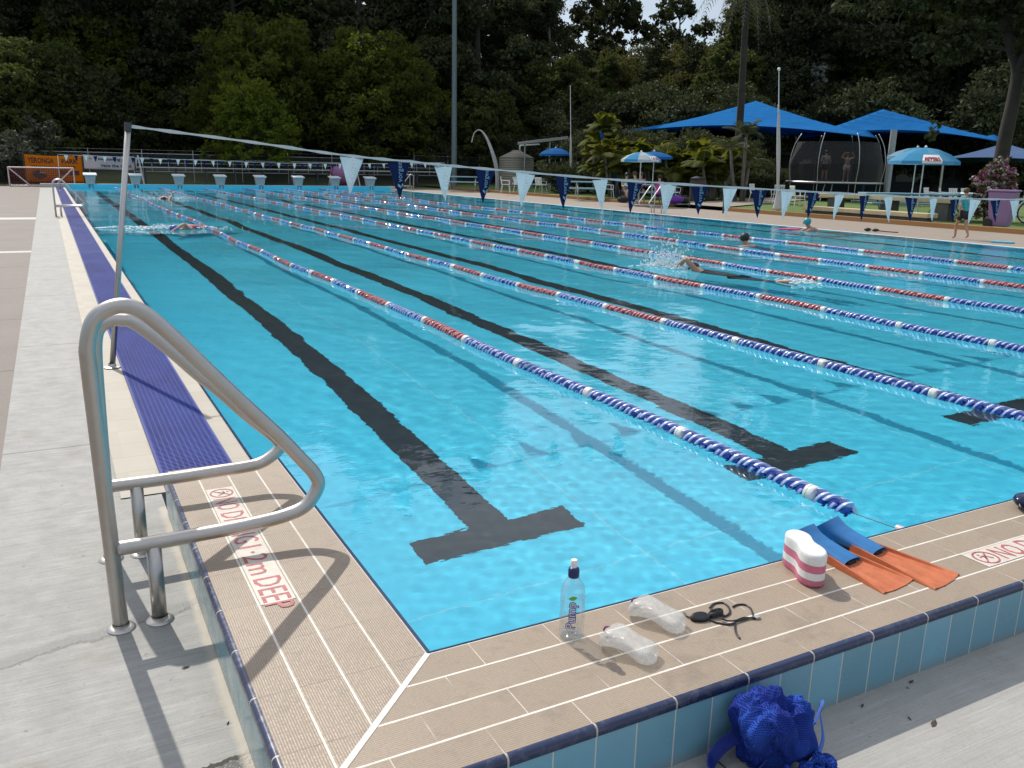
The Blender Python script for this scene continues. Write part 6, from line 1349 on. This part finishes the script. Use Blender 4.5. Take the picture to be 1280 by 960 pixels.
# individual trees in front of the forest
plant('spreadO', 473, 66, .9, .98, .3, 'broad olive tree with layered sunlit top left of the light pole'); plant('spreadO', 528, 76, 1.2, 1.08, 2.3, 'olive tree peeping out behind the broad layered one')
plant('roundY', 333, 67, .9, 1.12, 1.0, 'large dark green dome-shaped tree behind the sunny yellow green one'); plant('light', 318, 61, .5, .90, 0., 'small bright yellow green tree glowing in the sun behind the pool')
plant('roundA', 606, 70, .8, .74, .5, 'rounded mid green tree behind the white feather flag'); plant('roundA', 245, 74, 1., .8, 2.5, 'rounded dark tree left of the sunny yellow green one')
plant('roundA', 70, 68, .6, .9, 3.5, 'rounded green tree behind the orange banner'); plant('roundY', 130, 74, 1., 1.15, 5.2, 'olive green tree above the white banner'); plant('bushG', -4, 60, .3, 1.25, 0., 'pale grey green bush at the left edge of the picture', 'bush', None, 'bush')
plant('roundA', 5, 66, .5, .95, 1.4, 'dark green tree at the left edge of the picture'); plant('roundA', 700, 74, 1., 1.0, 1.9, 'dark rounded tree behind the slim white pole'); plant('bulkO', 1210, 84, 1.2, .85, .9, 'olive green tree far behind the right blue sail'); plant('bulkO', 858, 84, 1.2, .88, 4., 'dense brownish green tree below the sky gap'); plant('bulkO', 790, 88, 1.4, .90, 2., 'dense brownish green tree left of the peak of the big sail')
for i_, (px, dd, sc) in enumerate(((960, 78, 1.), (1075, 82, 1.05), (1170, 80, 1.), (1290, 76, 1.), (1010, 90, 1.25), (1130, 92, 1.25), (1240, 92, 1.25))): plant('bulk', px, dd, 1.2, sc, i_*1.3, 'dark bulky tree filling the shade behind the blue sails', 'tree', 'dark trees behind the blue sails')
for i_, px in enumerate(range(880, 1330, 42)): plant('bushD', px, 68+(i_ % 3)*2, .3, 1.35, i_*1.7, 'dark hedge bush in the shade behind the sails', 'bush', 'dark hedge bushes behind the sails', 'bush')

for i_, px in enumerate(range(735, 930, 24)): plant('bushD', px, 51+(i_ % 2)*2, .2, (.9, 1.1, .95)[i_ % 3], i_*1.1, 'dark bush closing the gap behind the cane palms', 'bush', 'dark bushes behind the cane palms', 'bush')
# vines hanging pale on a trunk in the forest
def creeper():
    p = gd(1022, 150, 74); th = thing('creeper', 'pale leafed creeper climbing in the forest between the two sail peaks', 'creeper', (p.x, p.y, 1.2)); B = [(.25*math.sin(z*1.3), .2, z, .55, 1.2) for z in np.arange(1, 8.6, .6)]
    mb = MB(); mb.tube([(0,.4,0),(.1,.4,4),(0,.4,8.5)], [.2,.16,.1], 8); mb.build('stem', M_bark, th, smooth=True); obj('leaves', leaf_cloud('leaves', B, 1300, .22, simple('pale_creeper_leaf', (.26, .27, .24), .4, var=.3), 71), th)
creeper()

# palms
M_palm = leaf_mat('palm_leaflets', (.050, .078, .011), (.125, .145, .018), .46, (.27, .27, .018)); M_palmd = leaf_mat('dark_palm_leaflets', (.025, .045, .012), (.06, .08, .02), .3, (.08, .10, .02))
def frond_into(mb, base, az, L, el, droop, n=26, lw=.045, ll=.55):
    P = []; d = Vector((math.cos(az), math.sin(az), 0)); 
    for i in range(n+1): u = i/n; P.append(Vector(base)+d*L*(math.cos(el)*u+.0)+Vector((0, 0, L*(math.sin(el)*u-droop*u*u))))
    mb.cur = 1; mb.tube(P[::3], [.022*(1-.8*i/len(P[::3])) for i in range(len(P[::3]))], 4); mb.cur = 0
    for i in range(3, n):
        td = (P[i+1]-P[i-1]).normalized(); sdv = td.cross(Vector((0,0,1))); sdv = sdv.normalized() if sdv.length > .01 else Vector((1,0,0)); u = i/n; l = ll*math.sin(math.pi*min(1, u*.9+.12))**.6
        for s in (-1, 1): tip = P[i]+sdv*s*l*.85+td*l*.45+Vector((0, 0, -l*.35)); wv_ = td*lw*.5; mid = P[i].lerp(tip, .5)+Vector((0, 0, l*.12)); mb.add([P[i]-wv_*.6, P[i]+wv_*.6, mid+wv_, mid-wv_], [(0,1,2,3)]); mb.add([mid-wv_, mid+wv_, tip], [(0,1,2)])
def palm(label, px, dist, zg, stems, seed, mats, L, ll=.5, group=None, lw=.07, name='palm'):
    r = random.Random(seed); p = gd(px, 230, dist); th = thing(name, label, 'palm', (p.x, p.y, zg), 0, group)
    for (dx, dy, h) in stems:
        mb = MB(); mb.tube([(dx*.4, dy*.4, 0), (dx*.8, dy*.8, h*.6), (dx, dy, h)], [.09, .07, .06], 8); mb.build('stem', M_barkg, th, smooth=True); mb = MB(); nf = r.randint(12, 16)
        for k in range(nf): frond_into(mb, (dx, dy, h), 6.28*k/nf+r.uniform(-.3, .3), L*r.uniform(.8, 1.15), r.uniform(.55, 1.4), r.uniform(.4, .8), 24, lw, ll)
        o = mb.build('fronds', [mats, M_barkg], th)
PG = 'golden cane palms in front of the big sail'
spec = [(745, 47, 3.4), (768, 45, 2.7), (795, 44.5, 1.9), (822, 45, 2.1), (848, 44, 2.0), (873, 45, 2.3), (893, 43, 1.7), (905, 46, 2.5)]
plab = ['tall cane palm at the left end of the palm bed, behind the blue banner', 'cane palm second from the left end of the palm bed', 'low cane palm directly behind the panelled umbrella', 'cane palm just right of the panelled umbrella', 'low cane palm in the middle of the palm bed', 'cane palm with yellowish fronds left of the tall palm trunk', 'lowest cane palm at the right front of the palm bed', 'cane palm behind the right front one, near the tall trunk']
for i_, (px, dd, h) in enumerate(spec): palm(plab[i_], px, dd, .2, [(r5.uniform(-.9, .9), r5.uniform(-.7, .7), h*r5.uniform(.3, 1.0)) for _ in range(5)], 100+i_, M_palm, 1.5, .5, PG)
palm('dark feathery palm beside the tall trunk, in front of the sail', 928, 42, .2, [(0, 0, 2.9), (-.6, .3, 2.3), (.5, .2, 1.7)], 120, M_palmd, 1.5, .4, None, .022)
def tall_palm():
    p = gd(919, 235, 50); th = thing('tall_palm', 'very tall palm with slender trunk and hanging fronds at the top of the picture', 'palm', (p.x, p.y, .2)); top = gd(932, 2, 50); tx, ty, tz = top.x-p.x, top.y-p.y, top.z-.2+1.9
    mb = MB(); mb.tube(bez([(0,0,0),(tx*.25,ty*.2,tz*.4),(tx,ty,tz)], 8), [.23-.07*i/16 for i in range(17)], 12); mb.build('trunk', M_bark, th, smooth=True); r = random.Random(9); mb = MB()
    for k in range(18): frond_into(mb, (tx, ty, tz), 6.28*k/18+r.uniform(-.15, .15), r.uniform(2.4, 3.2), r.uniform(-.2, .9), r.uniform(.6, 1.3), 26, .05, .75)
    mb.build('fronds', [M_palmd, M_barkg], th)
    mb = MB()
    for k in range(10): frond_into(mb, (tx, ty, tz-.1), 6.28*k/10+.2, r.uniform(1.3, 1.9), -.5, r.uniform(1.3, 1.9), 24, .04, .5)
    mb.build('dead_fronds', [leaf_mat('dry_palm_leaflets', (.10, .085, .06), (.17, .15, .11), .3, (.15, .13, .08)), M_barkg], th)
tall_palm()
# big tree at the right with a hanging branch
def right_tree():
    p = gd(1252, 262, 36); th = thing('big_tree', 'big dark tree with a bending trunk at the right edge, branches overhanging the sails', 'tree', (p.x, p.y, .15)); O = Vector((p.x, p.y, .15)); G = lambda px, py, d_=36: gd(px, py, d_)-O
    mb = MB(); P = bez([Vector((0,0,0)), G(1250, 215), G(1257, 170), G(1268, 120), G(1272, 85), G(1262, 50), G(1256, 10), G(1250, -70), G(1240, -150)], 5); n = len(P); mb.tube(P, [.27-.13*i/n for i in range(n)], 14)
    tips = []
    for pts, r in (([(1270,95),(1285,60),(1310,20),(1340,-40)], .16), ([(1258,30),(1230,-20),(1190,-60)], .14), ([(1262,62),(1225,58),(1180,60),(1150,70)], .07), ([(1256,5),(1200,-10),(1140,-15),(1090,5)], .09), ([(1265,55),(1300,80),(1340,90)], .08)):
        Q = bez([G(a, b, 36-.4*i) for i, (a, b) in enumerate(pts)], 5); mb.tube(Q, [r*(1-.75*i/len(Q)) for i in range(len(Q))], 8); tips += Q[len(Q)//2::3]
    mb.build('trunk', M_bark, th, smooth=True)
    r = random.Random(4); B = [(q.x+r.uniform(-.4, .4), q.y+r.uniform(-.6, .6), q.z+r.uniform(-.3, .3), r.uniform(.45, .8), .7) for q in tips]
    B += [(G(a, b, d_).x, G(a, b, d_).y, G(a, b, d_).z, rr_, .6) for a, b, d_, rr_ in ((1080, 0, 34, .8), (1110, -12, 34, .9), (1145, -8, 35, .9), (1180, -15, 35, 1.), (1215, -5, 36, 1.), (1250, 0, 36, 1.), (1275, 20, 36, .9), (1160, 55, 34.5, .45), (1190, 45, 35, .5), (1225, 40, 35, .6), (1275, -60, 36, 2.), (1200, -90, 36, 2.2), (1120, -80, 36, 1.8), (1300, 40, 36, 1.1))]
    obj('crown', leaf_cloud('crown', B, 15000, .16, M_lfd, 77), th)
    B = [(G(a, b, 35).x, G(a, b, 35).y, G(a, b, 35).z, .22, 1.) for a, b in ((1170, 160), (1166, 168), (1176, 155), (1205, 165), (1168, 176))]; obj('hanging_sprig', leaf_cloud('sprig', B[:2], 90, .12, M_lfd, 78), th)
right_tree()
# flowering bush above the bin
def flower_bush():
    p = gd(1243, 240, 31.5); th = thing('flowering_bush', 'dense bush speckled with pink and white flowers behind the mauve bin', 'bush', (p.x, p.y, .14)); B = [(x, y, z, .36, .9) for x, y, z in ((-.5, 0, .8), (-.1, .1, .95), (.35, 0, .85), (-.55, 0, 1.25), (-.15, -.1, 1.5), (.3, 0, 1.45), (.6, .1, 1.2), (0, 0, 1.72), (.1, 0, 1.2), (-.5, 0, .4), (0, 0, .4), (.5, 0, .4))]
    obj('leaves', leaf_cloud('leaves', B, 2600, .075, M_lfo, 81), th); obj('pink_flowers', leaf_cloud('pink', B, 1500, .065, simple('pink_petals', (.34, .10, .19), .6, var=.3), 82), th); obj('white_flowers', leaf_cloud('white', B, 1900, .055, simple('pale_petals', (.50, .45, .42), .6, var=.2), 83), th)
    mb = MB(); mb.tube([(0,0,0),(0,0,1.2)], .05, 6); mb.tube([(-.3,0,0),(-.5,0,1)], .03, 6); mb.tube([(.3,0,0),(.5,0,1)], .03, 6); mb.build('stems', M_bark, th)
flower_bush()
# kiosk wall in the shade under the sails
def kiosk():
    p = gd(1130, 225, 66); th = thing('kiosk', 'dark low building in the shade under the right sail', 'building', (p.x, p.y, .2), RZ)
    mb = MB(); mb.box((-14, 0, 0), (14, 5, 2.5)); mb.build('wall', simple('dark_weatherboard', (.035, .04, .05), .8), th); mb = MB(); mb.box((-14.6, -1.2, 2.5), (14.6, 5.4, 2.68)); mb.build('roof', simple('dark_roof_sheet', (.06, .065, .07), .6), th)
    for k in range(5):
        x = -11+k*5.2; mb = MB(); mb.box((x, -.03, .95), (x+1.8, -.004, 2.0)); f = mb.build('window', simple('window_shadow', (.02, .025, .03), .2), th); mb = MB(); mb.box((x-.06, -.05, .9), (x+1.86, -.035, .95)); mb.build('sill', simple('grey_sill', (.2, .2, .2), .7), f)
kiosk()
# litter bins in front of the palms
p = gd(871, 240, 40.5); th = thing('slatted_bin', 'brown slatted litter bin with dark lid before the palms', 'bin', (p.x, p.y, .2)); mb = MB(); mb.lathe([(.28,0),(.30,.95)], 16, None); mb.build('slatted_drum', simple('brown_slats', (.09, .05, .04), .7), th); mb = MB(); mb.lathe([(.33,.95),(.33,1.02),(.1,1.1)], 16, None); mb.build('lid', M_black, th)
for px, dd, h, lb in ((905, 31.5, 1.05, 'short dark stake on the lawn near the path'), (849+13, 37, 1.0, 'short dark stake beside the palms')):
    p = gd(px, 250, dd); mb = MB(); mb.tube([(p.x, p.y, .1), (p.x, p.y, h+.15)], .03, 8); tag(mb.build('garden_stake', M_darkmetal), lb, 'stake')
